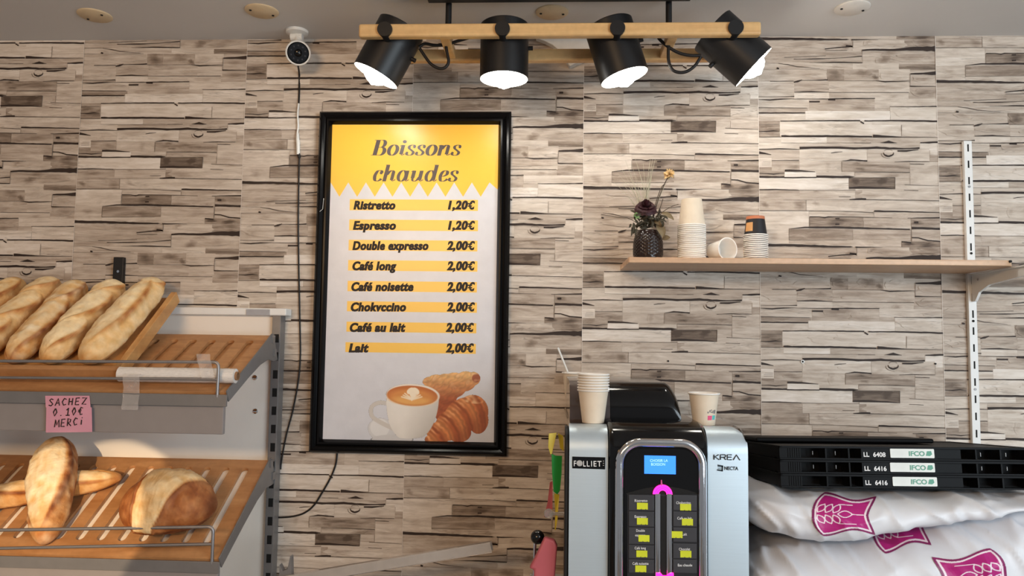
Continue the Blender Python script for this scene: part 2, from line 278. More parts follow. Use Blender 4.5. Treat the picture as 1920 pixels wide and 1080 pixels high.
def wallpaper_material():
    m = bpy.data.materials.new('stacked_plank_wallpaper'); m.use_nodes = True
    nt = m.node_tree; b = nt.nodes['Principled BSDF']; N = nt.nodes.new; K = nt.links.new
    b.inputs['Roughness'].default_value = 0.62; b.inputs['Specular IOR Level'].default_value = 0.3
    at_ = N('ShaderNodeAttribute'); at_.attribute_name = 'Col'
    sep = N('ShaderNodeSeparateColor'); K(at_.outputs['Color'], sep.inputs['Color'])     # R tone, G plank id, B ink
    tc = N('ShaderNodeTexCoord')
    cx = N('ShaderNodeCombineXYZ'); sc = N('ShaderNodeMath'); sc.operation = 'MULTIPLY'; sc.inputs[1].default_value = 37.0
    K(sep.outputs['Green'], sc.inputs[0]); K(sc.outputs[0], cx.inputs['Y'])
    ad = N('ShaderNodeVectorMath'); ad.operation = 'ADD'; K(tc.outputs['Object'], ad.inputs[0]); K(cx.outputs[0], ad.inputs[1])
    def nz(scale, dist, detail):
        mp = N('ShaderNodeMapping'); mp.inputs['Scale'].default_value = scale; K(ad.outputs[0], mp.inputs['Vector'])
        n = N('ShaderNodeTexNoise'); n.inputs['Scale'].default_value = 1.0; n.inputs['Detail'].default_value = detail
        n.inputs['Distortion'].default_value = dist; n.inputs['Roughness'].default_value = 0.62
        K(mp.outputs['Vector'], n.inputs['Vector']); return n
    n1 = nz((4.5, 3, 75), 0.7, 7); n2 = nz((11, 3, 48), 1.1, 6); n3 = nz((24, 3, 420), 0.3, 4)
    def madd(a, mul, add_):
        x = N('ShaderNodeMath'); x.operation = 'MULTIPLY_ADD'; K(a, x.inputs[0]); x.inputs[1].default_value = mul
        if isinstance(add_, float): x.inputs[2].default_value = add_
        else: K(add_, x.inputs[2])
        return x.outputs[0]
    t = madd(n1.outputs['Fac'], 0.52, sep.outputs['Red'])
    t = madd(n2.outputs['Fac'], 0.46, t); t = madd(n3.outputs['Fac'], 0.12, t)
    t = madd(t, 1.0, -0.595)
    cr = N('ShaderNodeValToRGB'); el = cr.color_ramp.elements
    el[0].position = 0.12; el[0].color = rgb(84, 70, 60); el[1].position = 0.92; el[1].color = rgb(234, 226, 218)
    for p, c in ((0.34, rgb(136, 120, 106)), (0.52, rgb(178, 163, 149)), (0.70, rgb(208, 196, 183))):
        e = el.new(p); e.color = c
    K(t, cr.inputs['Fac'])
    mx = N('ShaderNodeMix'); mx.data_type = 'RGBA'; K(sep.outputs['Blue'], mx.inputs[0]); K(cr.outputs['Color'], mx.inputs[6])
    mx.inputs[7].default_value = rgb(40, 27, 22)
    # thin printed cracks that run along the grain
    n4 = nz((3.2, 3, 60), 1.2, 3); n5 = nz((2.5, 3, 14), 0.4, 2)
    sb = N('ShaderNodeMath'); sb.operation = 'SUBTRACT'; K(n4.outputs['Fac'], sb.inputs[0]); sb.inputs[1].default_value = 0.5
    ab = N('ShaderNodeMath'); ab.operation = 'ABSOLUTE'; K(sb.outputs[0], ab.inputs[0])
    r1 = N('ShaderNodeMapRange'); r1.inputs['From Min'].default_value = 0.0; r1.inputs['From Max'].default_value = 0.022; r1.inputs['To Min'].default_value = 1.0; r1.inputs['To Max'].default_value = 0.0
    K(ab.outputs[0], r1.inputs['Value'])
    r2 = N('ShaderNodeMapRange'); r2.inputs['From Min'].default_value = 0.46; r2.inputs['From Max'].default_value = 0.62; r2.inputs['To Min'].default_value = 0.0; r2.inputs['To Max'].default_value = 0.42
    K(n5.outputs['Fac'], r2.inputs['Value'])
    ml = N('ShaderNodeMath'); ml.operation = 'MULTIPLY'; K(r1.outputs['Result'], ml.inputs[0]); K(r2.outputs['Result'], ml.inputs[1])
    m2 = N('ShaderNodeMix'); m2.data_type = 'RGBA'; K(ml.outputs[0], m2.inputs[0]); K(mx.outputs[2], m2.inputs[6]); m2.inputs[7].default_value = rgb(70, 54, 44)
    K(m2.outputs[2], b.inputs['Base Color'])
    return m
def build_wall():
    mb = MB(); EPS = 0.00002
    zt = CEIL
    def clip(poly):           # clip a wall polygon (x, z, col) to z in [0, zt]
        for lim, sg in ((zt, 1), (0.0, -1)):
            out = []
            for i, a in enumerate(poly):
                b = poly[(i+1) % len(poly)]; ia = (a[1]-lim)*sg <= 0; ib = (b[1]-lim)*sg <= 0
                if ia: out.append(a)
                if ia != ib:
                    k = (lim-a[1])/(b[1]-a[1]); out.append((a[0]+(b[0]-a[0])*k, lim, tuple(lerp(p, q, k) for p, q in zip(a[2], b[2]))))
            poly = out
            if len(poly) < 3: return None
        return poly
    def put(poly, y):
        p = clip(poly)
        if p: mb.add([(a, y, z) for a, z, c in p], [tuple(range(len(p)))], [c for a, z, c in p])
    rnd = random.Random(4)
    for k in range(-3, 8):
        xa = SX0+SW*k; z0 = OFF[k]
        c = (0.62, 0.1, 0, 1)
        put([(xa, 0, c), (xa+SW, 0, c), (xa+SW, zt, c), (xa, zt, c)], 0)
        lo = int((0-z0)/PER)-2; hi = int((zt-z0)/PER)+2
        for j in range(lo, hi+1):
            zz = z0+PER*j
            if zz-0.25 > zt or zz+0.75 < 0.75: 
                if zz > 0.3: pass
            for i, (u0, u1, z00, z01, z10, z11, t) in enumerate(WP['P']):
                c = (0.64+(t/100.0-0.66)*1.15, ((i*37) % 101)/101.0+k*0.0, 0, 1)
                q = [(xa+u0/1e4, zz+z01/1e4, c), (xa+u1/1e4, zz+z11/1e4, c), (xa+u1/1e4, zz+z10/1e4, c), (xa+u0/1e4, zz+z00/1e4, c)]
                put(q, -EPS*(i+1))
    # ink: blotch fans and the dark joint lines lie on top of the printed planks
            for i, (bx, bz, rx, ry, s) in enumerate(WP['B']):
                pl = None
                for jj in range(len(WP['P'])-1, -1, -1):
                    p_ = WP['P'][jj]
                    if p_[0] <= bx <= p_[1] and p_[3] <= bz <= p_[2]: pl = p_; id_ = jj; break
                if pl is None: continue
                tone = 0.64+(pl[6]/100.0-0.66)*1.15; gid = ((id_*37) % 101)/101.0
                rings = []
                for rr, kk in ((0.0, 1.0), (0.6, 0.6), (1.15, 0.0)):
                    ring = []
                    for q in range(14):
                        a = 2*math.pi*q/14; ww = 1+0.25*math.sin(a*2+i)+0.15*math.sin(a*5+2*i)
                        x_ = min(max(bx+rx*rr*ww*math.cos(a), pl[0]), pl[1]); z_ = min(max(bz+ry*rr*ww*math.sin(a), pl[3]), pl[2])
                        edge = 0.0 if rr == 1.0 else kk
                        ring.append((xa+x_/1e4, zz+z_/1e4, (tone-s/100.0*0.5*edge, gid, 0, 1)))
                    rings.append(ring)
                yy = -EPS*(len(WP['P'])+2+0.4*i)
                for r_ in range(2):
                    for q in range(14):
                        a, b, c_, d = rings[r_][q], rings[r_][(q+1) % 14], rings[r_+1][(q+1) % 14], rings[r_+1][q]
                        if r_ == 0: put([a, d, c_], yy)
                        else: put([a, d, c_, b], yy)
            yl = -EPS*(len(WP['P'])+60)
            for line in WP['L']:
                pts = [(line[q]/1e4, line[q+1]/1e4, line[q+2]*1.18/1e4) for q in range(0, len(line), 3)]
                dens = []
                for a, b in zip(pts[:-1], pts[1:]):
                    n_ = max(1, int(math.hypot(a[0]-b[0], a[1]-b[1])/0.012))
                    for q in range(n_): dens.append(tuple(lerp(a[e], b[e], q/n_) for e in range(3)))
                dens.append(pts[-1])
                prev = None
                for q, (x_, z_, w_) in enumerate(dens):
                    a = dens[max(q-1, 0)]; b = dens[min(q+1, len(dens)-1)]
                    tx, tz = b[0]-a[0], b[1]-a[1]; ln = math.hypot(tx, tz) or 1; nx, nz_ = -tz/ln, tx/ln
                    jt = 0.5*w_*noise.noise(Vector((x_*160, z_*160, 3.3)))
                    wu = w_*0.5*(1+0.5*noise.noise(Vector((x_*210, z_*90, 7))))+jt*0.3; wd = w_*0.5*(1+0.4*noise.noise(Vector((x_*190, z_*90, 9))))
                    ink = min(0.97, 0.30+w_*230)
                    cu_ = (0.5, 0, ink, 1); cl = (0.5, 0, ink, 1)
                    A = (xa+x_+nx*wu, zz+z_+nz_*wu, cu_); B_ = (xa+x_-nx*wd, zz+z_-nz_*wd, cl)
                    if prev: put([prev[1], B_, A, prev[0]], yl)
                    prev = (A, B_)
    # thin shadow-free seam where two paper strips meet
    for k in range(-3, 8):
        xa = SX0+SW*k; c = (0.95, 0.3, 0, 1)
        put([(xa-0.0005, 0, c), (xa+0.0005, 0, c), (xa+0.0005, zt, c), (xa-0.0005, zt, c)], -EPS*(len(WP['P'])+62))
    # solid body behind the paper
    x0, x1 = SX0-3*SW, SX0+8*SW
    mb.box(x0, x1, 0.001, 0.12, 0, zt, (0.62, 0.1, 0, 1))
    tag(mb.build('wall_back', wallpaper_material(), col=True), kind='structure')
build_wall()
WX0, WX1 = SX0-3*SW, SX0+8*SW
tag(MB().box(WX0, WX1, -4.9, 0.12, CEIL, CEIL+0.1).build('ceiling', mat('ceiling_paint', rgb(208, 205, 202), 0.7, var=0.015, nscale=3)), kind='structure')
tag(MB().box(WX0, WX1, -4.9, 0.12, -0.1, 0.0).build('floor', mat('floor_tile', rgb(150, 142, 134), 0.4, var=0.05)), kind='structure')

for i, (px, py, ring_, lab) in enumerate([(1505, 678, 1, 'white wall plug with a dark hole, in the wall above the crates'), (1754, 682, 0, 'tiny dark screw hole in the wall just left of the slotted rail'), (1253, 677, 0, 'tiny dark nail hole in the wall above the coffee machine')]):
    q = at(px, py, 0.0035); RM = Matrix.Translation(q) @ Matrix.Rotation(math.pi/2, 4, 'X')
    t = thing('wall_plug' if ring_ else 'nail_hole', q, lab, 'wall plug' if ring_ else 'hole')
    if ring_: MB().lathe([(0.0055, -0.002), (0.0055, 0.0008), (0.003, 0.001)], 16, RM).build('plug', M['white_plastic'], t)
    MB().lathe([(0.0026, -0.002), (0.0026, 0.0011), (0.0, 0.0011)], 14, RM).build('hole', M['dark_slot'], t)

# ------------------------------------------------------------------ ceiling fittings
disc_m = mat('beige_plate', rgb(206, 184, 150), 0.5)
dl = ['beige oval cover plate with two screws on the ceiling at far left', 'beige round cover plate with two screws on the ceiling near the security camera',
      'beige round cover plate on the ceiling between the two lamp rods', 'white round cover plate on the ceiling to the right of the lamp']
for i, (px, py) in enumerate([(178, 28), (491, 20), (1035, 22), (1598, 14)]):
    p = atz(px, py, CEIL)
    t = thing('ceiling_cover_plate', p, dl[i], 'cover plate', 'round cover plates on the ceiling')
    mm = disc_m if i < 3 else mat('cream_plate', rgb(214, 208, 200), 0.5)
    MB().lathe([(0, -0.006), (0.043, -0.006), (0.047, -0.003), (0.047, 0.0)], 32, Matrix.Translation(p)).build('plate', mm, t, smooth=40)
    for s in (-1, 1):
        a = math.radians((-25, 35, 5, 10)[i])
        c = p+Vector((s*0.032*math.cos(a), s*0.032*math.sin(a), 0))
        MB().cyl(c+Vector((0, 0, -0.008)), c+Vector((0, 0, -0.005)), 0.0035, n=12).build('screw', M['dark_slot'], t)

# ------------------------------------------------------------------ security camera and its cables
cb = atz(557, 58, CEIL)
t = thing('security_camera', cb, 'small white security camera with black lens under the ceiling', 'camera')
MB().lathe([(0, -0.012), (0.020, -0.012), (0.033, -0.008), (0.034, 0)], 32, Matrix.Translation(cb)).build('mount', M['white_plastic'], t, smooth=40)
bc = at(559, 99, 0.085)
mb = MB(); mb.cyl(cb+Vector((0, 0, -0.01)), bc+Vector((0, 0.012, 0.02)), 0.0095); mb.cyl(cb+Vector((-0.018, 0, -0.02)), cb+Vector((0.018, 0, -0.02)), 0.011)
mb.build('arm', M['white_plastic'], t, smooth=40)
look = (Vector(CAM)-bc+Vector((0.0, 0, -0.1))).normalized()
MR = Matrix.Translation(bc) @ look.to_track_quat('Z', 'X').to_matrix().to_4x4()
MB().lathe([(0, -0.036), (0.02, -0.032), (0.033, -0.016), (0.0375, 0.0), (0.0375, 0.010), (0.036, 0.014), (0.032, 0.014)], 36, MR).build('housing', M['white_plastic'], t, smooth=40)
MB().lathe([(0.032, 0.014), (0.029, 0.0105), (0, 0.0105)], 36, MR).build('lens_plate', mat('camera_glass', rgb(16, 18, 22), 0.08, coat=0.6), t, smooth=30)
MB().lathe([(0.0, 0.016), (0.006, 0.0155), (0.0105, 0.0125), (0.0115, 0.0105)], 24, MR).build('lens', M['black_gloss'], t, smooth=60)
mb = MB()
for k in range(10):
    a = 2*math.pi*k/10; c = MR @ Vector((0.0215*math.cos(a), 0.0215*math.sin(a), 0.011))
    mb.lathe([(0.0, 0.0025), (0.0025, 0.0015), (0.003, 0)], 10, Matrix.Translation(c) @ MR.to_3x3().to_4x4())
mb.build('infrared_lights', mat('led_grey', rgb(70, 74, 82), 0.2), t, smooth=60)
pts = [at(559, 124, 0.06)]+[at(px, py, 0.004) for px, py in [(561, 140), (561, 170), (560, 195)]]
tag(MB().tube(spline(pts, 5), 0.0028, 8).build('camera_cable', M['rubber'], smooth=60), 'short black cable hanging down from the security camera', 'cable')
t = thing('cable_connector', at(558, 230, 0.0), 'thin white cable with white plugs between two black cords on the wall', 'cable')
MB().tube(spline([at(px, py, 0.006) for px, py in [(560, 194), (558, 215), (559, 235), (557, 252)]], 5), 0.003, 8).build('white_lead', M['white_plastic'], t, smooth=60)
MB().tube([at(558, 250, 0.008), at(558, 262, 0.008), at(559, 268, 0.008), at(559, 290, 0.008)], [0.0045, 0.0055, 0.006, 0.0055], 12).build('plug', M['white_plastic'], t, smooth=50)
MB().tube([at(560, 288, 0.008), at(561, 296, 0.008)], 0.0045, 10).build('socket_end', M['rubber'], t, smooth=50)
pts = [at(px, py, 0.005) for px, py in [(561, 294), (560, 340), (559, 420), (560, 500), (562, 600), (563, 665), (559, 715), (549, 770), (537, 815), (528, 862), (526, 880)]]
tag(MB().tube(spline(pts, 6), 0.0024, 8).build('power_cord', M['rubber'], smooth=60), 'long thin black cord running down the wall left of the poster', 'cord')
pts = [at(px, py, 0.005) for px, py in [(632, 850), (629, 872), (619, 897), (603, 925), (588, 948), (570, 962), (550, 968), (530, 970), (514, 970)]]
tag(MB().tube(spline(pts, 6), 0.0026, 8).build('power_cord', M['rubber'], smooth=60), 'black cord curving out from under the framed poster to the left', 'cord')
# black slotted bar behind the baguettes
p = at(222, 540, 0)
t = thing('wall_bar', p, 'black upright metal bar with a screw on the wall behind the baguettes', 'bracket')
a, b = at(213, 482, 0.015), at(232, 482, 0.015); zb = at(222, 600, 0.015).z
MB().box(a.x, b.x, -0.016, -0.001, zb, a.z).build('bar', M['black_metal'], t, bevel=0.002)
sc = at(222, 509, 0.016)
MB().cyl(sc, sc+Vector((0, -0.003, 0)), 0.004, n=14).build('screw', M['chrome'], t, smooth=40)
# white plate at the top of the wall, seen between the lamp beams
q = [at(px, py, 0.03) for px, py in [(1004, 70), (1022, 77), (1036, 84), (1050, 96), (1059, 108), (1068, 124), (1080, 118), (1096, 112), (1106, 108), (1112, 70)]]
mb = MB(); mb.prism([(v.x, v.z) for v in q], lambda a, b, h: (a, h, b), -0.03, -0.001)
tag(mb.build('wall_plate', M['white_plastic'], bevel=0.003), 'white pointed plastic plate at the top of the wall, half hidden by the lamp beams', 'plate')

# ------------------------------------------------------------------ framed drinks poster
FX0, FX1, FZ0, FZ1 = -0.7075, -0.1135, 1.3095, 2.351
t = thing('framed_poster', ((FX0+FX1)/2, 0, FZ0), 'yellow and white hot drinks price poster in a black frame', 'poster')
prof = [(0.0, -0.001), (0.0, -0.022), (0.006, -0.030), (0.012, -0.031), (0.020, -0.024), (0.026, -0.029), (0.031, -0.029), (0.038, -0.018), (0.039, -0.012)]
mb = MB(); vs = []
for (ix, iz) in ((0, 0), (1, 0), (1, 1), (0, 1)):
    for (i_, y) in prof:
        vs.append((FX0+i_ if ix == 0 else FX1-i_, y, FZ0+i_ if iz == 0 else FZ1-i_))
n = len(prof); fs = []
for k in range(4):
    for i in range(n-1): fs.append((k*n+i, ((k+1) % 4)*n+i, ((k+1) % 4)*n+i+1, k*n+i+1))
mb.add(vs, fs); mb.build('frame', M['black_frame'], t, smooth=25)
PX0, PX1, PZ0, PZ1 = FX0+0.038, FX1-0.038, FZ0+0.038, FZ1-0.038
PY = -0.0135
sheet = mat('poster_paper', rgb(208, 209, 216), 0.32, var=0.035, nscale=24, bump=0.22, bscale=26, coat=0.35, crough=0.32)
board = MB().box(PX0-0.002, PX1+0.002, PY, -0.002, PZ0-0.002, PZ1+0.002).build('print_sheet', sheet, t)
def pz(px, py, k=1): return at(px, py, -PY+0.0002*k)
yel = mat('poster_yellow', rgb(246, 190, 62), 0.32, coat=0.35, crough=0.32, var=0.03, nscale=4)
yb = mat('poster_band', rgb(244, 194, 84), 0.32, coat=0.35, crough=0.32, var=0.03, nscale=4)
zl = [(px, 369 if i % 2 else 342) for i, px in enumerate([620+16.55*k for k in range(20)])]
zt_ = [pz(px, py) for px, py in zl]
zt_ = [v for v in zt_ if PX0 < v.x < PX1]
mb = MB()
zz = [Vector((PX0, PY-0.0002, pz(620, 352).z))]+zt_+[Vector((PX1, PY-0.0002, pz(934, 356).z))]
for a, b in zip(zz[:-1], zz[1:]):
    mb.poly([a, b, Vector((b.x, b.y, PZ1-0.001)), Vector((a.x, a.y, PZ1-0.001))])
mb.build('yellow_header', yel, t)
rows = [('Ristretto', '1,20€', 384, 663, 741, 656, 896), ('Espresso', '1,20€', 422, 662, 742, 655, 896), ('Double expresso', '2,00€', 460, 661, 803, 654, 895),
        ('Café long', '2,00€', 498, 661, 743, 653, 895), ('Café noisette', '2,00€', 537, 659, 775, 652, 894), ('Chokvccino', '2,00€', 575, 658, 761, 651, 894),
        ('Café au lait', '2,00€', 613.5, 656, 760, 650, 893), ('Lait', '2,00€', 652, 654, 691, 648, 892)]
for nm, pr_, py, x0, x1, b0, b1 in rows:
    a = pz(b0, py-10.5); b = pz(b1, py+11.5)
    MB().poly([(a.x, a.y, b.z), (b.x, a.y, b.z), (b.x, a.y, a.z), (a.x, a.y, a.z)]).build('price_band', yb, t)
    mb = MB(); put_text(mb, nm, pz(x0, py+8, 2), pz(x1, py+8, 2), ht=16.6/635, bold=0.045, shear=0.2, space=1.1, fat=0.022)
    mb.build('drink_name', M['ink'], t)
    xa = 840 if py < 430 else 838 if py < 600 else 836; xb = 890 if py < 600 else 888
    mb = MB(); put_text(mb, pr_[:-1], pz(xa, py+8, 2), pz(xb-13, py+8, 2), ht=16.6/635, bold=0.045, shear=0.2, space=1.1, fat=0.022)
    mb.build('price', M['ink'], t)
    mb = MB(); put_text(mb, 'C', pz(xb-10.5, py+8, 2), pz(xb+0.5, py+8, 2), ht=16.6/635, bold=0.05, shear=0.2)
    for yy_ in (3.6, -0.8):
        a, b = pz(xb-13, py+yy_, 3), pz(xb-4.5, py+yy_-2.4, 3); mb.poly([(a.x, a.y, a.z), (b.x-0.001, a.y, a.z), (b.x, a.y, b.z), (a.x+0.001, a.y, b.z)])
    mb.build('euro_sign', M['ink'], t)
# heading, drawn with a broad pen: thick uprights, hairline horizontals
def pen(path, w, th=0.045):
    P = [Vector((x, y)) for x, y in path]; L_, R_ = [], []
    for i, p in enumerate(P):
        d = (P[min(i+1, len(P)-1)]-P[max(i-1, 0)]).normalized(); nrm = Vector((-d.y, d.x))
        e = nrm*((th+w*abs(nrm.x)**1.4)*0.5); L_.append(p+e); R_.append(p-e)
    return L_, R_
def sp2(p, n=8): return [(v.x, v.y) for v in spline([(x, y, 0) for x, y in p], n)]
def ball(x, y, r): return ('b', x, y, r)
W_ = 0.225
G = {
 'o': (0.86, [(arc(0.42, 0.5, 0.30, 0.475, 90, 450, 36), W_)]),
 'B': (1.12, [([(0.28, 1.42), (0.28, 0.03)], W_+0.04), ([(0.0, 1.42), (0.35, 1.42)], 0.02), ([(0.0, 0.03), (0.35, 0.03)], 0.02),
              ([(0.25, 1.42), (0.55, 1.42)]+arc(0.58, 1.09, 0.25, 0.33, 90, -90, 16)+[(0.25, 0.76)], W_), ([(0.25, 0.76), (0.6, 0.76)]+arc(0.62, 0.395, 0.30, 0.365, 90, -90, 16)+[(0.25, 0.03)], W_+0.02)]),
 'i': (0.52, [([(0.22, 0.97), (0.22, 0.12)], W_), (sp2([(0.0, 0.86), (0.1, 0.94), (0.22, 0.96)]), 0.03), (sp2([(0.22, 0.12), (0.32, 0.04), (0.47, 0.16)]), 0.05), ball(0.25, 1.28, 0.15)]),
 's': (0.72, [(sp2([(0.56, 0.76), (0.5, 0.93), (0.34, 0.97), (0.17, 0.86), (0.2, 0.66), (0.4, 0.48), (0.56, 0.3), (0.5, 0.09), (0.3, 0.03), (0.13, 0.1), (0.08, 0.26)]), 0.17), ball(0.55, 0.76, 0.09), ball(0.11, 0.26, 0.1)]),
 'n': (1.02, [([(0.2, 0.97), (0.2, 0.0)], W_), (sp2([(0.0, 0.88), (0.1, 0.95), (0.2, 0.96)]), 0.03), (sp2([(0.28, 0.6), (0.42, 0.86), (0.58, 0.96), (0.7, 0.88), (0.72, 0.7), (0.72, 0.12)]), W_-0.02), (sp2([(0.72, 0.12), (0.82, 0.04), (0.98, 0.16)]), 0.05)]),
 'c': (0.74, [(sp2([(0.6, 0.74), (0.56, 0.92), (0.42, 0.97), (0.26, 0.88), (0.16, 0.5), (0.24, 0.13), (0.42, 0.03), (0.6, 0.12), (0.68, 0.24)]), W_-0.02), ball(0.57, 0.74, 0.11)]),
 'h': (1.02, [([(0.2, 1.5), (0.2, 0.0)], W_), ([(0.02, 1.47), (0.2, 1.49)], 0.03), (sp2([(0.28, 0.6), (0.42, 0.86), (0.58, 0.96), (0.7, 0.88), (0.72, 0.7), (0.72, 0.12)]), W_-0.02), (sp2([(0.72, 0.12), (0.82, 0.04), (0.98, 0.16)]), 0.05)]),
 'a': (1.0, [(arc(0.4, 0.5, 0.27, 0.475, 60, 420, 30), W_-0.03), ([(0.7, 0.97), (0.7, 0.12)], W_), (sp2([(0.7, 0.12), (0.8, 0.04), (0.96, 0.16)]), 0.05)]),
 'u': (1.04, [([(0.2, 0.97), (0.2, 0.3)], W_), (sp2([(0.2, 0.32), (0.24, 0.1), (0.38, 0.03), (0.54, 0.12), (0.66, 0.4)]), W_-0.1), (sp2([(0.0, 0.88), (0.1, 0.95), (0.2, 0.96)]), 0.03), ([(0.74, 0.97), (0.74, 0.12)], W_), (sp2([(0.74, 0.12), (0.84, 0.04), (1.0, 0.16)]), 0.05)]),
 'd': (1.0, [(arc(0.4, 0.5, 0.27, 0.475, 60, 420, 30), W_-0.03), ([(0.7, 1.5), (0.7, 0.12)], W_), ([(0.52, 1.47), (0.7, 1.49)], 0.03), (sp2([(0.7, 0.12), (0.8, 0.04), (0.96, 0.16)]), 0.05)]),
 'e': (0.78, [(sp2([(0.16, 0.46), (0.42, 0.5), (0.6, 0.66), (0.58, 0.9), (0.42, 0.97), (0.25, 0.86), (0.16, 0.5), (0.24, 0.12), (0.42, 0.03), (0.6, 0.1), (0.72, 0.24)]), W_-0.03)])}
def heading(mb, s, px0, px1, pyb, xh):
    x = 0; parts = []
    for ch in s:
        adv, st = G[ch]
        for q in st:
            if q[0] == 'b':
                _, bx, by, r = q; parts.append([(x+bx+r*math.cos(k*math.pi/8)+0.2*by, by+r*math.sin(k*math.pi/8)) for k in range(16)]); continue
            l_, r_ = pen(q[0], q[1])
            for i in range(len(l_)-1):
                parts.append([(x+v.x+0.2*v.y, v.y) for v in (r_[i], r_[i+1], l_[i+1], l_[i])])
        x += adv
    xs = [p[0] for q in parts for p in q]; a, b = min(xs), max(xs)
    A = pz(px0, pyb, 2); B_ = pz(px1, pyb, 2); k = (B_.x-A.x)/(b-a); h = xh/635
    for q in parts: mb.poly([(A.x+(u-a)*k, A.y-0.00001*random.random(), A.z+v*h) for u, v in q])
hd = mat('heading_ink', rgb(66, 58, 62), 0.35, coat=0.35, crough=0.32)
for s, x0, x1, yb_, xh in (('Boissons', 695, 865, 291.5, 21.5), ('chaudes', 699, 860, 340, 22)):
    mb = MB(); heading(mb, s, x0, x1, yb_, xh); mb.build('heading', hd, t)
# printed picture: cup and croissants
def smin(x, a, b): return np.clip((x-a)/(b-a), 0, 1)
def picture():
    nx, ny = 330, 196
    X, Y = np.meshgrid(np.linspace(686, 932, nx), np.linspace(690, 829, ny))
    R_ = np.random.RandomState(3)
    col = np.zeros((ny, nx, 3)); al = np.zeros((ny, nx))
    def c3(r, g, b): return np.array([r, g, b], float)
    def paint(mask, c):
        m = np.clip(mask, 0, 1); cc = c if np.ndim(c) == 3 else np.broadcast_to(c, col.shape)
        for k in range(3): col[..., k] = col[..., k]*(1-m)+cc[..., k]*m
        np.maximum(al, m, out=al)
    def ell(cx, cy, rx, ry, a=0, soft=1.2):
        ca, sa = math.cos(math.radians(a)), math.sin(math.radians(a)); u = (X-cx)*ca+(Y-cy)*sa; v = -(X-cx)*sa+(Y-cy)*ca
        d = (1-np.sqrt((u/rx)**2+(v/ry)**2))*min(rx, ry); return np.clip(d/soft+0.5, 0, 1)
    n = sum(np.sin(X*f1+Y*f2+p)*a for f1, f2, p, a in [(R_.uniform(-.6, .6), R_.uniform(-.6, .6), R_.uniform(0, 6), 0.17) for _ in range(14)])
    def seg(ax, ay, bx, by, r0, r1, soft=1.2):
        px, py = X-ax, Y-ay; dx, dy = bx-ax, by-ay; h = np.clip((px*dx+py*dy)/(dx*dx+dy*dy), 0, 1)
        d = np.hypot(px-h*dx, py-h*dy); return np.clip((r0+(r1-r0)*h-d)/soft+0.5, 0, 1)
    # saucer
    paint(ell(716, 806, 27, 22, 20), c3(208, 207, 208)); paint(ell(712, 802, 18, 17, 20), c3(222, 221, 221)); paint(ell(735, 824, 40, 9), c3(205, 203, 203))
    # rear croissant
    m = np.zeros_like(X)
    for e in ((805, 715, 13, 9, -10), (818, 722, 22, 20, 0), (835, 730, 28, 30, 20), (852, 722, 24, 24, 0), (872, 715, 22, 19, -15), (888, 710, 13, 13, 0), (832, 765, 18, 32, 0)): m = np.maximum(m, ell(*e))
    s = 0.5+0.5*np.sin((X*0.92+Y*0.38)*0.30+n*2.6)*np.sin(X*0.21+Y*0.5+n)
    v = smin(Y+n*6, 700, 752)[..., None]
    base = c3(236, 186, 122)*(1-v)+c3(168, 82, 46)*v
    paint(m, base*(0.86+0.16*s[..., None])); paint(m*ell(893, 709, 8, 8)*0.8, c3(140, 62, 40)); paint(m*np.clip(n*2-0.5, 0, 1)*0.5*(1-v[..., 0]), c3(250, 218, 172))
    # front croissant
    m = np.zeros_like(X)
    for e in ((812, 824, 16, 10, 0), (824, 812, 24, 22, -30), (846, 796, 36, 27, -40), (868, 780, 40, 32, -40), (886, 772, 30, 32, 0), (898, 790, 18, 24, 10), (862, 812, 22, 18, -10)): m = np.maximum(m, ell(*e))
    ax = (X-805)*0.72-(Y-826)*0.69; across = (X-805)*0.69+(Y-826)*0.72
    curve = ax+0.010*across**2*0.9
    s = 0.5+0.25*np.sin(curve*0.78+n*0.9)+0.25*np.sin(curve*0.41+n*1.4+1); s2 = 0.5+0.5*np.sin(curve*0.20+0.6)
    base = c3(176, 88, 44)*(1-s2[..., None])+c3(214, 132, 74)*s2[..., None]
    base = base*(0.84+0.22*s[..., None])
    paint(m, base); paint(m*np.clip(np.exp(-((across+8)/9)**2)*(s*1.2-0.45), 0, 1)*0.9, c3(244, 196, 146))
    paint(m*np.clip(smin(across, 18, 36), 0, 1)*0.4, c3(120, 54, 28)); paint(m*ell(884, 748, 22, 8, 12)*np.clip(0.5+n, 0, 1)*0.8, c3(238, 196, 150))
    # handle and cup
    hs = [(728, 757), (711, 755), (697, 763), (697, 779), (710, 790), (736, 803)]
    hh = spline([(a, b, 0) for a, b in hs], 6); m = np.zeros_like(X)
    for a, b in zip(hh[:-1], hh[1:]): m = np.maximum(m, seg(a.x, a.y, b.x, b.y, 4.2, 4.2))
    paint(m, c3(203, 197, 191))
    yy = np.clip((Y-741)/81, 0, 1); hw = 50*np.sqrt(np.clip(1-(yy*0.93)**2.4, 0, 1))*0.98+0.5; cx = 774-4*yy
    body = np.clip((hw-np.abs(X-cx))/1.2+0.5, 0, 1)*(Y > 741)*np.clip((822.5-4*((X-768)/25)**2*0.6-Y)/1.2+0.5, 0, 1)
    u = np.clip((X-cx)/np.maximum(hw, 1), -1, 1)
    shade = (232-26*np.clip(u*0.9+yy*0.5, 0, 1.4)-14*np.clip(-u-0.55, 0, 1))[..., None]*c3(1, 0.978, 0.95)
    paint(body, shade); paint(ell(774, 741, 50.5, 21.5, 3), c3(232, 222, 212)); paint(ell(773, 742, 47.5, 18.8, 3), c3(188, 104, 52))
    cr = ell(772, 745, 43, 15, 3, 6); paint(cr*0.75, c3(220, 150, 78)); paint(ell(772, 751, 34, 8, 3, 5)*0.6, c3(238, 188, 112))
    hw_ = c3(246, 230, 206)
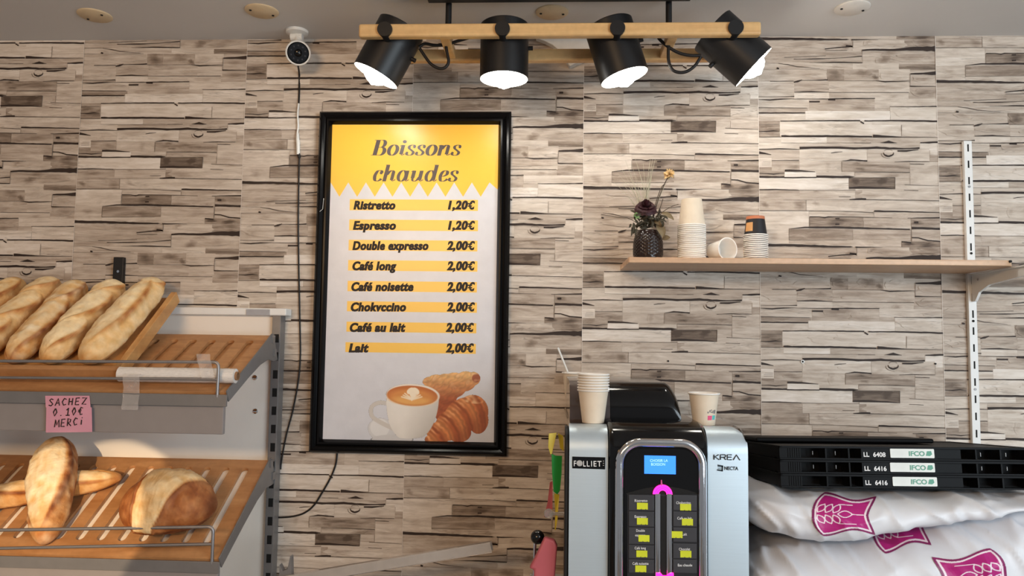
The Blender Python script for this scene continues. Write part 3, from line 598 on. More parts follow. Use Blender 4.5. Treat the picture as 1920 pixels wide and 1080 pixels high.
    paint(np.maximum(ell(770, 733, 8, 5.5, -35), ell(779, 733, 8, 5.5, 35)), hw_); paint(ell(774, 739, 6, 6), hw_); paint(seg(774, 735, 772, 751, 4, 1), hw_)
    for sx in (-1, 1):
        for k in (0, 1, 2): paint(seg(772+sx*2, 749-k*1.5, 772+sx*(19-k*3), 744-k*3.2, 1.6, 1.2)*0.85, hw_)
    return X, Y, col, al
X, Y, col, al = picture()
mb = MB(); idx = {}; ny, nx = X.shape
lin = np.where(col/255 <= 0.04045, col/255/12.92, ((col/255+0.055)/1.055)**2.4)
use = (al[:-1, :-1] > 0.4) & (al[1:, :-1] > 0.4) & (al[:-1, 1:] > 0.4) & (al[1:, 1:] > 0.4)
vs = []; cs = []; fs = []
def vid(i, j):
    k = (i, j)
    if k not in idx:
        idx[k] = len(vs); vs.append(tuple(pz(X[i, j], Y[i, j], 1))); cs.append((lin[i, j, 0], lin[i, j, 1], lin[i, j, 2], 1))
    return idx[k]
for i, j in zip(*np.nonzero(use)): fs.append((vid(i, j), vid(i+1, j), vid(i+1, j+1), vid(i, j+1)))
mb.add(vs, fs, cs)
M['photo_print'] = mat('photo_print', (1, 1, 1, 1), 0.32, attr=True, var=0.02, coat=0.35, crough=0.32)
mb.build('cup_and_croissant_picture', M['photo_print'], t, col=True, smooth=180)
# little white scratch on the frame
a = [at(598, 398, 0.03), at(605, 392, 0.03), at(607, 372, 0.03)]
MB().tube(a, 0.0007, 6).build('scratch', M['white_plastic'], t)

# ------------------------------------------------------------------ ceiling spotlight bar
lx, rx = atz(803, 5, CEIL-0.03).x, atz(1293, 5, CEIL-0.03).x
LY = -0.287
t = thing('spotlight_bar', ((lx+rx)/2, LY, CEIL), 'pine and black ceiling lamp bar with four black spotlights', 'ceiling lamp')
yb = atz(1050, 4.5, CEIL-0.03).y
MB().box(lx, rx, yb-0.085, yb, CEIL-0.03, CEIL).build('canopy', M['black_metal'], t, bevel=0.002)
BZ = at(1050, 58, 0.372).z; BH = 0.0175
fr0, fr1 = at(672, 55, 0.385).x, at(1428, 58, 0.385).x
for y0 in (-0.385, -0.213):
    e = 0 if y0 < -0.3 else 0.02
    MB().box(fr0+e, fr1-e, y0, y0+0.026, BZ-BH, BZ+BH).build('beam', M['pine'], t, bevel=0.006, segs=3)
for px in (840, 1254):
    x = at(px, 80, -LY).x
    MB().cyl((x, LY, BZ+0.005), (x, LY, CEIL-0.02), 0.0085, n=16).build('rod', M['black_metal'], t, smooth=40)
    MB().box(x-0.013, x+0.013, -0.36, -0.21, BZ-0.012, BZ+0.012).build('cross_bar', M['pine'], t, bevel=0.003)
bulb_m = mat('bulb_glow', rgb(255, 246, 225), 0.1, emit=(1.0, 0.965, 0.90, 1), estr=27)
glass_m = mat('shade_white', rgb(240, 238, 232), 0.5)
cable_pts = []
for k, (px, ang) in enumerate([(722, 27), (942, 0), (1157.5, -17), (1379, -47)]):
    x = at(px, 54, 0.385).x; pv = Vector((x, LY, BZ))
    MR = Matrix.Translation(pv) @ Matrix.Rotation(math.radians(ang), 4, 'Y')
    R0 = 0.0655; top, bot = 0.054, -0.098
    sh = MB().lathe([(0.0, top), (R0-0.004, top), (R0, top-0.003), (R0, bot), (R0-0.0015, bot)], 48, MR).build('lamp_shade', M['black_metal'], t, smooth=35)
    MB().lathe([(R0-0.0015, bot), (R0-0.003, bot+0.004), (R0-0.003, top-0.012), (0, top-0.012)], 48, MR).build('lining', glass_m, sh, smooth=35)
    MB().lathe([(0, top-0.012), (0.020, top-0.012), (0.018, 0.0), (0.014, -0.012)], 24, MR).build('bulb_holder', M['white_plastic'], sh, smooth=40)
    MB().lathe([(0.013, -0.010), (0.016, -0.020), (0.028, -0.046), (0.036, -0.070), (0.0375, -0.084), (0.0355, -0.098), (0.029, -0.109), (0.018, -0.117), (0.008, -0.1205), (0.003, -0.124), (0.0, -0.125)], 32, MR).build('bulb', bulb_m, sh, smooth=180)
    for (ya, yb2, r) in ((-0.392, -0.352, 0.0195), (-0.222, -0.182, 0.0195)):
        MB().cyl((x, ya, BZ), (x, yb2, BZ), r, n=28).build('knob', M['black_metal'], sh, smooth=40)
    MB().cyl((x, -0.36, BZ), (x, -0.215, BZ), 0.006, n=12).build('pivot', M['black_metal'], sh, smooth=40)
    gl = MR @ Vector((-R0*(1 if ang < -20 else -1), 0, -0.012))
    MB().cyl(gl, gl+(MR.to_3x3() @ Vector((0.012*(-1 if ang < -20 else 1), 0, 0))), 0.006, n=12).build('cable_gland', M['rubber'], sh, smooth=40)
for path in ([(786, 88), (797, 82), (815, 85), (836, 84), (852, 79), (878, 71)], [(787, 91), (797, 106), (808, 120), (822, 128), (834, 127), (841, 116), (838, 98), (836, 85)],
             [(1314, 104), (1295, 104), (1275, 100), (1256, 90), (1240, 77), (1234, 70)], [(1314, 106), (1304, 122), (1290, 133), (1275, 136), (1261, 131), (1254, 116), (1253, 98), (1254, 86)]):
    MB().tube(spline([at(px, py, 0.30) for px, py in path], 6), 0.0042, 10).build('cable', M['rubber'], t, smooth=60)

# ------------------------------------------------------------------ right wall shelf
SZ0 = at(1163, 507, 0.01).z; SD = 0.235
STZ = at(1190, 482, SD).z
sx0 = at(1163, 507, 0.01).x; sx1 = at(1906, 487, SD).x
t = thing('wall_shelf', ((sx0+sx1)/2, 0, SZ0), 'long pine wall shelf board carrying the vase and paper cups', 'shelf')
pl = rrect(sx0, sx1, -SD, -0.006, 0.004, 2)
rr = 0.03
outline = [(sx0, -0.006), (sx0, -SD+0.003), (sx0+0.003, -SD), (sx1-rr, -SD)]+[(sx1-rr+rr*math.sin(a*math.pi/16), -SD+rr-rr*math.cos(a*math.pi/16)) for a in range(1, 9)]+[(sx1, -0.006)]
mb = MB(); mb.prism(outline, lambda a, b, h: (a, b, h), SZ0, STZ)
mb.build('board', M['shelf_pine'], t, bevel=0.0015, fix=True)
h = at(1895, 484, SD+0.001)
MB().cyl((h.x, -SD+0.004, SZ0+0.012), (h.x, -SD-0.0012, SZ0+0.012), 0.0035, n=14).build('screw_hole', M['dark_slot'], t)
ra, rb = at(1806, 264, 0.012), at(1820, 264, 0.012); rz0 = at(1831, 900, 0.012).z
rc = (at(1814, 264, 0.012).x+at(1831, 838, 0.012).x)/2; rw = 0.0118
t = thing('slotted_rail', (rc, 0, rz0), 'white slotted metal shelf rail upright on the right side of the wall', 'shelf rail')
MB().box(rc-rw, rc+rw, -0.014, -0.0008, rz0, ra.z).build('rail', M['white_paint'], t, bevel=0.0015)
pitch = 0.0495; z = ra.z-0.022
for k in range(18):
    if z-0.02 > rz0+0.01: MB().box(rc-0.0022, rc+0.0022, -0.0144, -0.0135, z-0.011, z+0.011).build('slot', M['dark_slot'], t)
    z -= pitch
for py in (350, 475, 602, 730):
    q = at(1817+(py-350)*0.033, py, 0.014)
    MB().cyl((rc, -0.0138, q.z), (rc, -0.0155, q.z), 0.0036, n=14).build('screw', M['grey_steel'] if py in (350, 730) else M['dark_slot'], t)
# cantilever bracket
t = thing('shelf_bracket', (rc, 0, SZ0-0.1), 'white metal shelf bracket reaching forward under the right end of the pine shelf', 'bracket')
bx = rc+0.002
prof = [(0.014, SZ0-0.083), (0.014, SZ0-0.002), (0.44, SZ0-0.002), (0.44, SZ0-0.014), (0.10, SZ0-0.040), (0.05, SZ0-0.058), (0.030, SZ0-0.083)]
mb = MB(); mb.prism(prof, lambda a, b, h: (h, -a, b), bx-0.004, bx+0.004)
mb.build('arm', M['white_paint'], t, bevel=0.001, fix=True)
MB().box(bx-0.011, bx+0.011, -0.44, -0.014, SZ0-0.005, SZ0-0.0005).build('flange', M['white_paint'], t, bevel=0.001)
MB().cyl((bx-0.0042, -0.05, SZ0-0.02), (bx-0.006, -0.05, SZ0-0.02), 0.004, n=12).build('rivet', M['chrome'], t)

# ------------------------------------------------------------------ paper cups
def cup_mesh(rt, rb, h, th=0.0012, n=40, rim=0.0021):
    """upright cup, base at z=0"""
    prof = [(0, 0.004), (rb-0.001, 0.004), (rb-0.0005, 0.0), (rb, 0.0), (rt, h-rim)]
    prof += [(rt+rim*math.cos(a)*0.9+0.001, h-rim+rim*math.sin(a)) for a in (math.radians(q) for q in (-70, -20, 30, 80, 130))]
    prof += [(rt-th, h-rim), (rb-th, 0.0055), (0, 0.0055)]
    return prof
def make_cup(name, loc, label, group, rt, rb, h, mbody, mrim, flip=False, rot=None):
    t = thing(name, (0, 0, 0), label, 'cup', group)
    MF = Matrix.Translation((0, 0, h)) @ Matrix.Rotation(math.pi, 4, 'X') if flip else Matrix.Identity(4)
    pr_ = cup_mesh(rt, rb, h); k = 4
    MB().lathe(pr_[:k+1]+[], 40, MF).build('body', mbody, t, smooth=40)
    MB().lathe(pr_[k:9+1], 40, MF).build('rim', mrim, t, smooth=180)
    MB().lathe(pr_[9:], 40, MF).build('lining', mrim, t, smooth=40)
    t.location = loc
    if rot: t.rotation_euler = rot
    return t
M['cup_beige'] = mat('cup_beige', rgb(224, 209, 188), 0.55, var=0.03, nscale=40)
M['cup_rim'] = mat('cup_rim', rgb(240, 236, 230), 0.45, var=0.02)
M['cup_black'] = mat('cup_black', rgb(30, 28, 32), 0.5)
M['cup_orange'] = mat('cup_orange', rgb(196, 120, 84), 0.55)
p = at(1297, 482, 0.125); base = Vector((p.x, -0.125, STZ+0.0003))
N1 = 20; pitch = 0.0053
rt1 = 0.0375
c0 = make_cup('paper_cup', base, None, None, rt1, 0.0285, 0.078, M['cup_beige'], M['cup_rim'], flip=True)
for k in range(N1):
    c = c0 if k == 0 else copy_tree(c0)
    c.location = base+Vector((0.0004*math.sin(k*1.7), 0.0003*math.cos(k*2.3), pitch*k))
    i = N1-1-k
    tag(c, 'beige paper cup, '+('on top' if i == 0 else ORD[i]+' from the top' if k else 'at the bottom')+' of the tall upturned stack by the vase', 'cup', 'tall stack of upturned paper cups')
p = at(1417, 482, 0.125); base = Vector((p.x, -0.125, STZ+0.0003)); N2 = 15
c0 = make_cup('espresso_cup', base, None, None, 0.0318, 0.0245, 0.056, M['cup_black'], M['cup_rim'], flip=True)
for k in range(N2-1):
    c = c0 if k == 0 else copy_tree(c0)
    c.location = base+Vector((0.0004*math.sin(k*2.1), 0.0003*math.cos(k*1.3), 0.0053*k)); i = N2-1-k
    tag(c, 'white-rimmed black cup, '+(ORD[i]+' from the top' if k else 'at the bottom')+' of the right upturned stack', 'cup', 'upturned stack of black espresso cups')
tb = base+Vector((0, 0, 0.0053*(N2-1)))
c = make_cup('espresso_cup', tb, 'black espresso cup with orange base on top of the upturned stack at the right', 'upturned stack of black espresso cups', 0.0318, 0.0245, 0.056, M['cup_black'], M['cup_rim'], flip=True)
MB().lathe([(0.0258, 0.0475), (0.0252, 0.0562), (0.0235, 0.0566), (0.0, 0.0566)], 40, Matrix.Translation(tb)).build('base_band', M['cup_orange'], c, smooth=40)
mb = MB(); mb.grid(9, 4, lambda i, j: tb+Vector(((0.0321-0.0074*(0.012+j*0.0085)/0.056+0.0004)*math.cos(math.radians(-168+i*6)), (0.0321-0.0074*(0.012+j*0.0085)/0.056+0.0004)*math.sin(math.radians(-168+i*6)), 0.012+j*0.0085)))
tag(mb.build('label', mat('cup_tan_print', rgb(214, 158, 98), 0.55), c, smooth=180), 'tan printed patch')
# cup lying on its side
bot = at(1337, 462, 0.105)
ax = Vector((0.42, -0.90, 0.0)).normalized()
hc = 0.066; rtc = 0.0305
lc = thing('paper_cup', (0, 0, 0), 'white paper cup lying on its side between the two cup stacks', 'cup')
q = ax.to_track_quat('Z', 'Y')
ce = Vector((bot.x, bot.y, STZ+rtc+0.0022))
MR = Matrix.Translation(ce) @ q.to_matrix().to_4x4()
pr_ = cup_mesh(rtc, 0.0235, hc)
lc.location = (ce.x, ce.y, STZ)
MB().lathe(pr_[:5], 40, MR).build('body', M['cup_rim'], lc, smooth=40)
MB().lathe(pr_[4:10], 40, MR).build('rim', M['cup_rim'], lc, smooth=180)
MB().lathe(pr_[9:], 40, MR).build('lining', M['cup_rim'], lc, smooth=40)
k = at(1327, 470, 0.09)
kt = MB().lathe([(0.0, 0.0), (0.011, 0.0), (0.0135, 0.004), (0.0125, 0.018), (0.010, 0.022), (0, 0.022)], 24, Matrix.Translation((k.x, -0.075, STZ+0.0002)))
tag(kt.build('bottle_cap', mat('brown_cap', rgb(78, 60, 50), 0.4), smooth=40), 'small dark brown cap half hidden behind the lying paper cup', 'cap')

# ------------------------------------------------------------------ vase of dried flowers
vb = at(1215, 482, 0.125); VB = Vector((vb.x, -0.125, STZ+0.0003))
t = thing('flower_vase', VB, 'dark brown dimpled glass vase with dried flowers on the shelf', 'vase')
def vr(r, z, a):
    k = min(1, max(0, (z-0.010)/0.01))*min(1, max(0, (0.082-z)/0.012))
    return r+0.0016*k*abs(math.sin(a*10+z*330))*abs(math.sin(a*10-z*330))*1.6
zs = [0.0, 0.001, 0.004]+[0.008+0.0016*i for i in range(46)]+[0.083, 0.088]
def vprof(z):
    if z < 0.008: return 0.036+0.45*z
    if z < 0.055: return 0.0400+0.0008*math.sin((z-0.008)/0.047*math.pi)
    return lerp(0.040, 0.031, min(1, ((z-0.055)/0.033))**1.2)
prof = [(0, 0)]+[(vprof(z), z) for z in zs]+[(0.029, 0.088), (0.027, 0.084), (0.03, 0.06), (0.034, 0.03), (0.03, 0.006), (0, 0.006)]
MB().lathe(prof, 120, Matrix.Translation(VB), rf=lambda r, z, a: vr(r, z, a) if r > 0.0305 and z < 0.0835 else r).build('vase', mat('dimpled_glass', rgb(38, 26, 22), 0.14, coat=0.15, nscale=50, spec=0.35), t, smooth=180)
rnd = random.Random(8)
def leafblade(mb, p0, p1, w, bend, n=9, curl=0.3, col=None):
    p0 = Vector(p0); p1 = Vector(p1); d = (p1-p0); ln = d.length; d.normalize()
    sd = d.cross(Vector((0.3, -1, 0.2))).normalized(); up = sd.cross(d).normalized()
    def fn(i, j):
        s = i/(n-1); ww = w*math.sin(math.pi*min(1, s*0.93+0.05))**0.8; o = (j-2)/2
        return p0+d*(ln*s)+up*(bend*ln*math.sin(math.pi*s)+curl*w*o*o)+sd*(ww*o)
    mb.grid(n, 5, fn, colfn=(lambda i, j: col) if col else None)
V = lambda px, py, d=0.125: at(px, py, d)
grass = mat('dry_grass', rgb(176, 170, 146), 0.7)
mouth0 = V(1214, 420)
for (px, py, dx, dd) in [(1163, 312, 8, .0), (1172, 300, 6, .01), (1180, 330, 6, -.02), (1190, 294, 2, .0), (1198, 318, 2, .02), (1206, 305, 0, -.01), (1220, 292, -2, 0.0), (1225, 290, -2, .01), (1229, 296, -3, 0), (1168, 345, 8, .02), (1183, 355, 4, -.02), (1212, 330, 1, .01), (1228, 300, -2, -.02), (1222, 330, -1, .02), (1176, 372, 6, 0), (1200, 345, 2, 0), (1264, 318, -6, .0), (1150, 340, 8, .0), (1158, 325, 8, .01), (1185, 310, 4, .0), (1176, 322, 6, .015), (1193, 332, 3, -.01), (1170, 360, 6, .0), (1224, 310, -2, .01), (1218, 305, -1, .0)]:
    m0 = mouth0+Vector((rnd.uniform(-.012, .012), rnd.uniform(-.012, .012), 0)); e = V(px, py, 0.125+dd); mid = m0.lerp(e, 0.5)+Vector((dx*0.0008, 0, 0.006))
    MB().tube(spline([m0, mid, e], 5), [0.0011-0.0009*i/10 for i in range(11)], 6).build('grass_stalk', grass, t, smooth=60)
# thicker stems and tan flower
stem = mat('dark_stem', rgb(66, 54, 40), 0.7)
tan = mat('tan_petals', rgb(226, 194, 140), 0.7, var=0.2, nscale=120)
MB().tube(spline([V(1222, 420), V(1234, 375), V(1246, 345), V(1253, 332)], 5), 0.0014, 7).build('stem', stem, t, smooth=60)
MB().tube(spline([V(1221, 420), V(1230, 380), V(1240, 352), V(1247, 345)], 5), 0.0012, 7).build('stem', stem, t, smooth=60)
MB().tube(spline([V(1224, 425), V(1240, 400), V(1258, 388), V(1272, 383)], 5), 0.0009, 7).build('stem', stem, t, smooth=60)
MB().tube(spline([V(1226, 420), V(1236, 395), V(1243, 373)], 5), 0.0011, 7).build('stem', stem, t, smooth=60)
MB().tube(spline([V(1205, 425), V(1180, 410), V(1165, 408), V(1127, 402)], 5), 0.0009, 7).build('stem', stem, t, smooth=60)
fc = V(1255, 328, 0.13)
mb = MB()
for k in range(80):
    a = rnd.uniform(0, 6.283); e = math.acos(rnd.uniform(-0.7, 1)); dv = Vector((math.cos(a)*math.sin(e), math.sin(a)*math.sin(e), math.cos(e)))
    leafblade(mb, fc+dv*0.002, fc+dv*rnd.uniform(0.012, 0.019), 0.0032, 0.1, 5)
mb.build('tan_flower', tan, t, smooth=180)
# dark rose
rc_ = V(1211, 388, 0.145); rose = mat('dark_rose', rgb(52, 15, 22), 0.6, var=0.25, nscale=90)
mb = MB()
for ring, (n_, r_, tilt) in enumerate([(3, 0.007, 0.15), (5, 0.014, 0.4), (7, 0.021, 0.75), (9, 0.027, 1.15), (9, 0.029, 1.6)]):
    for k in range(n_):
        a = 2*math.pi*k/n_+ring*0.7; 
        def fn(i, j, a=a, r_=r_, tilt=tilt, ring=ring):
            s = i/6; q = (j-3)/3; ww = 0.95*math.sin(math.pi*(0.15+0.75*s))
            aa = a+q*ww*1.9/ (1+ring*0.35); rr_ = r_*(0.25+0.75*math.sin(s*math.pi/2))+0.003*s*s*(1 if ring > 1 else 0)
            zz_ = (0.022-0.003*ring)*s*math.cos(tilt*0.7)-0.004*ring*s*s+0.0012*math.sin(q*5+k)
            v_ = Vector((rr_*math.cos(aa), rr_*math.sin(aa), zz_))
            return rc_+(Matrix.Rotation(math.radians(38), 3, 'X') @ v_)
        mb.grid(7, 7, fn)
mb.build('dark_rose', rose, t, smooth=180)
MB().tube(spline([V(1212, 425), V(1211, 405), V(1211, 394)], 4), 0.002, 8).build('rose_stem', stem, t, smooth=60)
g1 = mat('pale_green_leaf', rgb(128, 158, 104), 0.6); g2 = mat('dark_foliage', rgb(58, 52, 36), 0.7, var=0.2); g3 = mat('dry_leaf', rgb(126, 110, 82), 0.65, var=0.15)
mb = MB()
for k in range(10):
    a = rnd.uniform(0, 6.28); c_ = V(1194, 405, 0.15); leafblade(mb, c_, c_+Vector((math.cos(a)*0.010, -0.005, math.sin(a)*0.011)), 0.004, 0.2, 5)
mb.build('green_sprig', g1, t, smooth=180)
mb = MB()
for k in range(64):
    b0 = V(rnd.uniform(1188, 1242), rnd.uniform(402, 428), rnd.uniform(0.10, 0.155)); a = rnd.uniform(-0.6, 3.7)
    leafblade(mb, b0, b0+Vector((math.cos(a)*rnd.uniform(.012, .026), rnd.uniform(-.02, .01), math.sin(a)*rnd.uniform(.008, .024))), 0.004, 0.2, 6)
for k in range(10):
    b0 = V(rnd.uniform(1182, 1196), rnd.uniform(412, 432), 0.15); leafblade(mb, b0, b0+Vector((rnd.uniform(-.01, .0), -0.004, rnd.uniform(-.03, -.01))), 0.0035, 0.2, 6)
mb.build('dark_leaves', g2, t, smooth=180)
for (a, b, w_) in [((1240, 400), (1263, 413), 0.008), ((1230, 420), (1243, 447), 0.013), ((1242, 448), (1257, 446), 0.008), ((1225, 415), (1240, 425), 0.008)]:
    mb = MB(); leafblade(mb, V(*a, 0.14), V(*b, 0.15), w_, 0.15, 9, 0.5); mb.build('dry_leaf', g3, t, smooth=180)

# ------------------------------------------------------------------ bread display unit
UX = -0.806                                    # right edge of the bread shelves
XL = -1.95                                     # left end, outside the frame
t = thing('bread_display_unit', (-1.38, 0, 0), 'cream and grey metal bread display unit with sloping slatted shelves', 'display unit')
pl_ = at(508, 640, 0.045).x; pr2 = at(525, 640, 0.045).x; utop = at(520, 588, 0.045).z
MB().box(XL, pl_+0.002, -0.03, -0.004, 0, at(300, 587, 0.03).z).build('back_panel', M['cream_panel'], t)
up_ = MB().box(pl_+0.002, pr2, -0.045, -0.004, 0, utop).build('upright', M['grey_steel'], t, bevel=0.001)
px0, px1 = lerp(pl_, pr2, 0.36), lerp(pl_, pr2, 0.86)
zs_ = [at(512, py, 0.045).z for py in (702, 736, 770)]; pitch = zs_[0]-zs_[1]
z = zs_[0]+2*pitch
while z > 0.6:
    MB().box(px0, px1, -0.0455, -0.044, z-0.0125, z+0.0125).build('slot', M['dark_slot'], up_); z -= pitch
ca, cb_ = at(0, 584, 0.05), at(537, 579, 0.05)
zc = at(537, 592, 0.05).z
MB().box(XL, cb_.x, -0.052, -0.002, zc, at(500, 578, 0.05).z).build('top_cap', M['white_paint'], t, bevel=0.003)
la, lb = at(462, 579, 0.052), at(506, 592, 0.052)
cl_ = MB().box(la.x, lb.x, -0.0545, -0.052, lb.z+0.001, la.z-0.001).build('clip', mat('clear_grey', rgb(168, 168, 172), 0.2), t, bevel=0.001)
for q in ((478, 708), (479, 771)):
    s_ = at(q[0], q[1], 0.03)
    MB().lathe([(0.008, 0), (0.0075, 0.002), (0.004, 0.0035), (0, 0.0038)], 20, Matrix.Translation(s_) @ Matrix.Rotation(math.pi/2, 4, 'X')).build('screw', M['chrome'], t, smooth=40)

def slotted(name, S, length, pitch, xr, m, parent, s0, s1, sw, th):
    """slatted board in shelf coordinates (x, s along the slope from the back, h)"""
    cu = bpy.data.curves.new('board', 'CURVE'); cu.dimensions = '2D'; cu.fill_mode = 'BOTH'; cu.extrude = th/2; cu.resolution_u = 3
    def add(pts):
        sp_ = cu.splines.new('POLY'); sp_.points.add(len(pts)-1); sp_.use_cyclic_u = True
        for p_, q_ in zip(sp_.points, pts): p_.co = (q_[0], q_[1], 0, 1)
    add([(XL, 0), (UX, 0), (UX, length), (XL, length)])
    x = xr
    while x > XL+0.05:
        add(arc(x, s0+sw/2, sw/2, sw/2, 180, 360, 8)+arc(x, s1-sw/2, sw/2, sw/2, 0, 180, 8)); x -= pitch
    o = bpy.data.objects.new('board', cu); C.objects.link(o); bpy.context.view_layer.update()
    me = bpy.data.meshes.new_from_object(o.evaluated_get(bpy.context.evaluated_depsgraph_get()))
    mb = MB(); mb.add([S(v.co.x, v.co.y, v.co.z-th/2) for v in me.vertices], [tuple(p_.vertices) for p_ in me.polygons])
    bpy.data.objects.remove(o); bpy.data.curves.remove(cu); bpy.data.meshes.remove(me)
    return mb.build(name, m, parent, fix=True)
def shelf(back, front, fascia_px, first_slot, label, wirepx, base_m):
    """back / front: (d, z) of the board's top edge"""
    d0, z0 = back; d1, z1 = front; Ls = math.hypot(d1-d0, z1-z0); ud, uz = (d1-d0)/Ls, (z1-z0)/Ls
    def S(x, s, h): return Vector((x, -(d0+ud*s)+uz*h*1.0, z0+uz*s+ud*h))
    bd = slotted('slatted_board', S, Ls, 0.0555, first_slot, M['slat_wood'], t, 0.035, Ls-0.05, 0.021, 0.010)
    mb = MB(); mb.box(XL, UX-0.002, 0.0, Ls-0.002, -0.016, -0.0115, T=S); mb.build('base_sheet', base_m, t)
    return S, Ls
fu = atx(425, 735.5, UX); bu = atx(509, 629, UX); fl = atx(411, 1048, UX); bl = atx(505, 863, UX)
SU, LU = shelf((-bu.y, bu.z), (-fu.y, fu.z), None, UX-0.048, '', None, M['slat_wood'])
SL_, LL = shelf((-bl.y, bl.z), (-fl.y, fl.z), None, UX-0.057, '', None, M['cream_panel'])
def bracket(S, Ls, deep):
    pts = [(0.0, 0.006), (Ls+0.004, 0.006), (Ls+0.004, -deep*0.42), (Ls*0.62, -deep*0.5), (Ls*0.34, -deep*0.62), (Ls*0.16, -deep*0.86), (0.02, -deep*1.25), (-0.012, -deep*1.45), (-0.012, 0.0)]
    q = [S(0, s, h) for s, h in pts]
    mb = MB(); mb.prism([(v.y, v.z) for v in q], lambda a, b, h: (h, a, b), UX, UX+0.0035); b = mb.build('side_bracket', M['grey_steel'], t, fix=True, bevel=0.0006)
    mb = MB()
    for s, h in ((-0.004, -0.012), (0.0, -0.055)):
        v = S(UX+0.004, s+0.004, h); mb.box(v.x-0.001, v.x+0.003, v.y-0.008, v.y+0.008, v.z-0.011, v.z+0.011)
    mb.build('hook', M['grey_steel'], b)
bracket(SU, LU, 0.06); bracket(SL_, LL, 0.06)
# front edge: strip and price rail
zf = atx(425, 742, UX)
def front_strip(S, Ls, h0, h1, nm, m, s0=0.0, s1=0.006):
    mb = MB(); a = S(0, Ls, 0)
    mb.box(XL, UX+0.003, a.y-s1, a.y-s0, a.z+h1, a.z+h0); return mb.build(nm, m, t, bevel=0.001)
px_m = 770.0
front_strip(SU, LU, -0.006, -0.036, 'front_edge', M['grey_steel'])
fz = SU(0, LU, 0)
fas = MB().box(XL, at(421, 790, -fz.y-0.012).x, fz.y+0.004, fz.y+0.018, at(300, 812, -fz.y-0.01).z, fz.z-0.034).build('price_rail', M['grey_strip'], t, bevel=0.002)
front_strip(SL_, LL, -0.006, -0.034, 'front_edge', M['grey_steel'])
fz2 = SL_(0, LL, 0)
MB().box(XL, UX-0.004, fz2.y+0.004, fz2.y+0.018, fz2.z-0.10, fz2.z-0.032).build('price_rail', M['grey_strip'], t, bevel=0.002)
# wire guards
def guard(S, Ls, pxr, ytop, ybot, yfoot, y0t, y0b):
    d = -(S(0, Ls+0.003, 0).y)
    xr_, zt_ = at(pxr, ytop, d).x, at(pxr, ytop, d).z
    zb_ = at(pxr, ybot, d).z; foot = S(xr_, Ls+0.003, -0.012)
    mb = MB()
    r = 0.0040; zl0, zl1 = at(0, y0t, d), at(0, y0b, d)
    k0 = (zl0.z-zt_)/(zl0.x-xr_); k1 = (zl1.z-zb_)/(zl1.x-xr_)
    P_ = [(XL+0.03, -d, zt_+k0*(XL+0.03-xr_)), (xr_-0.012, -d, zt_)]+[(xr_-0.012+0.012*math.sin(a), -d, zt_-0.012+0.012*math.cos(a)) for a in (0.4, 0.8, 1.2, 1.57)]+[(xr_, -d, foot.z)]
    mb.tube(P_, r, 10)
    mb.tube([(XL+0.03, -d, zb_+k1*(XL+0.03-xr_)), (xr_, -d, zb_)], r*0.95, 10)
    mb.build('wire_guard', M['wire'], t, smooth=60)
    return d, zt_, zb_, xr_
GU = guard(SU, LU, 410, 679, 711, 738, 677, 708)
GL = guard(SL_, LL, 400, 988, 1020, 1047, 994, 1028)

# ------------------------------------------------------------------ sloping wooden baguette tray
tr = atx(217, 722, -1.05)
tx = at(335, 548, 0.07).x                       # right face of the tray side
d1 = -fu.y-0.050
zfront = SU(0, LU-0.05, 0).z
TA = (0.075, at(335, 546, 0.075).z-0.026)       # back (d, z) of tray floor
TB = (d1, zfront+0.020)
TL = math.hypot(TB[0]-TA[0], TB[1]-TA[1]); tud, tuz = (TB[0]-TA[0])/TL, (TB[1]-TA[1])/TL
def ST(x, s, h): return Vector((x, -(TA[0]+tud*s)+tuz*h, TA[1]+tuz*s+tud*h))
t2 = thing('baguette_tray', (-1.4, -0.2, zfront), 'sloping pale wooden tray holding the baguettes on the upper shelf', 'tray')
MB().box(XL+0.02, tx-0.018, -0.01, TL, -0.012, 0.0, T=ST).build('tray_floor', M['tray_wood'], t2)
MB().box(tx-0.018, tx, -0.01, TL+0.004, -0.014, 0.022, T=ST).build('side_board', M['tray_wood'], t2, bevel=0.002)
MB().box(XL+0.02, tx, TL+0.002, TL+0.018, -0.014, 0.026, T=ST).build('front_lip', M['slat_wood'], t2, bevel=0.003)

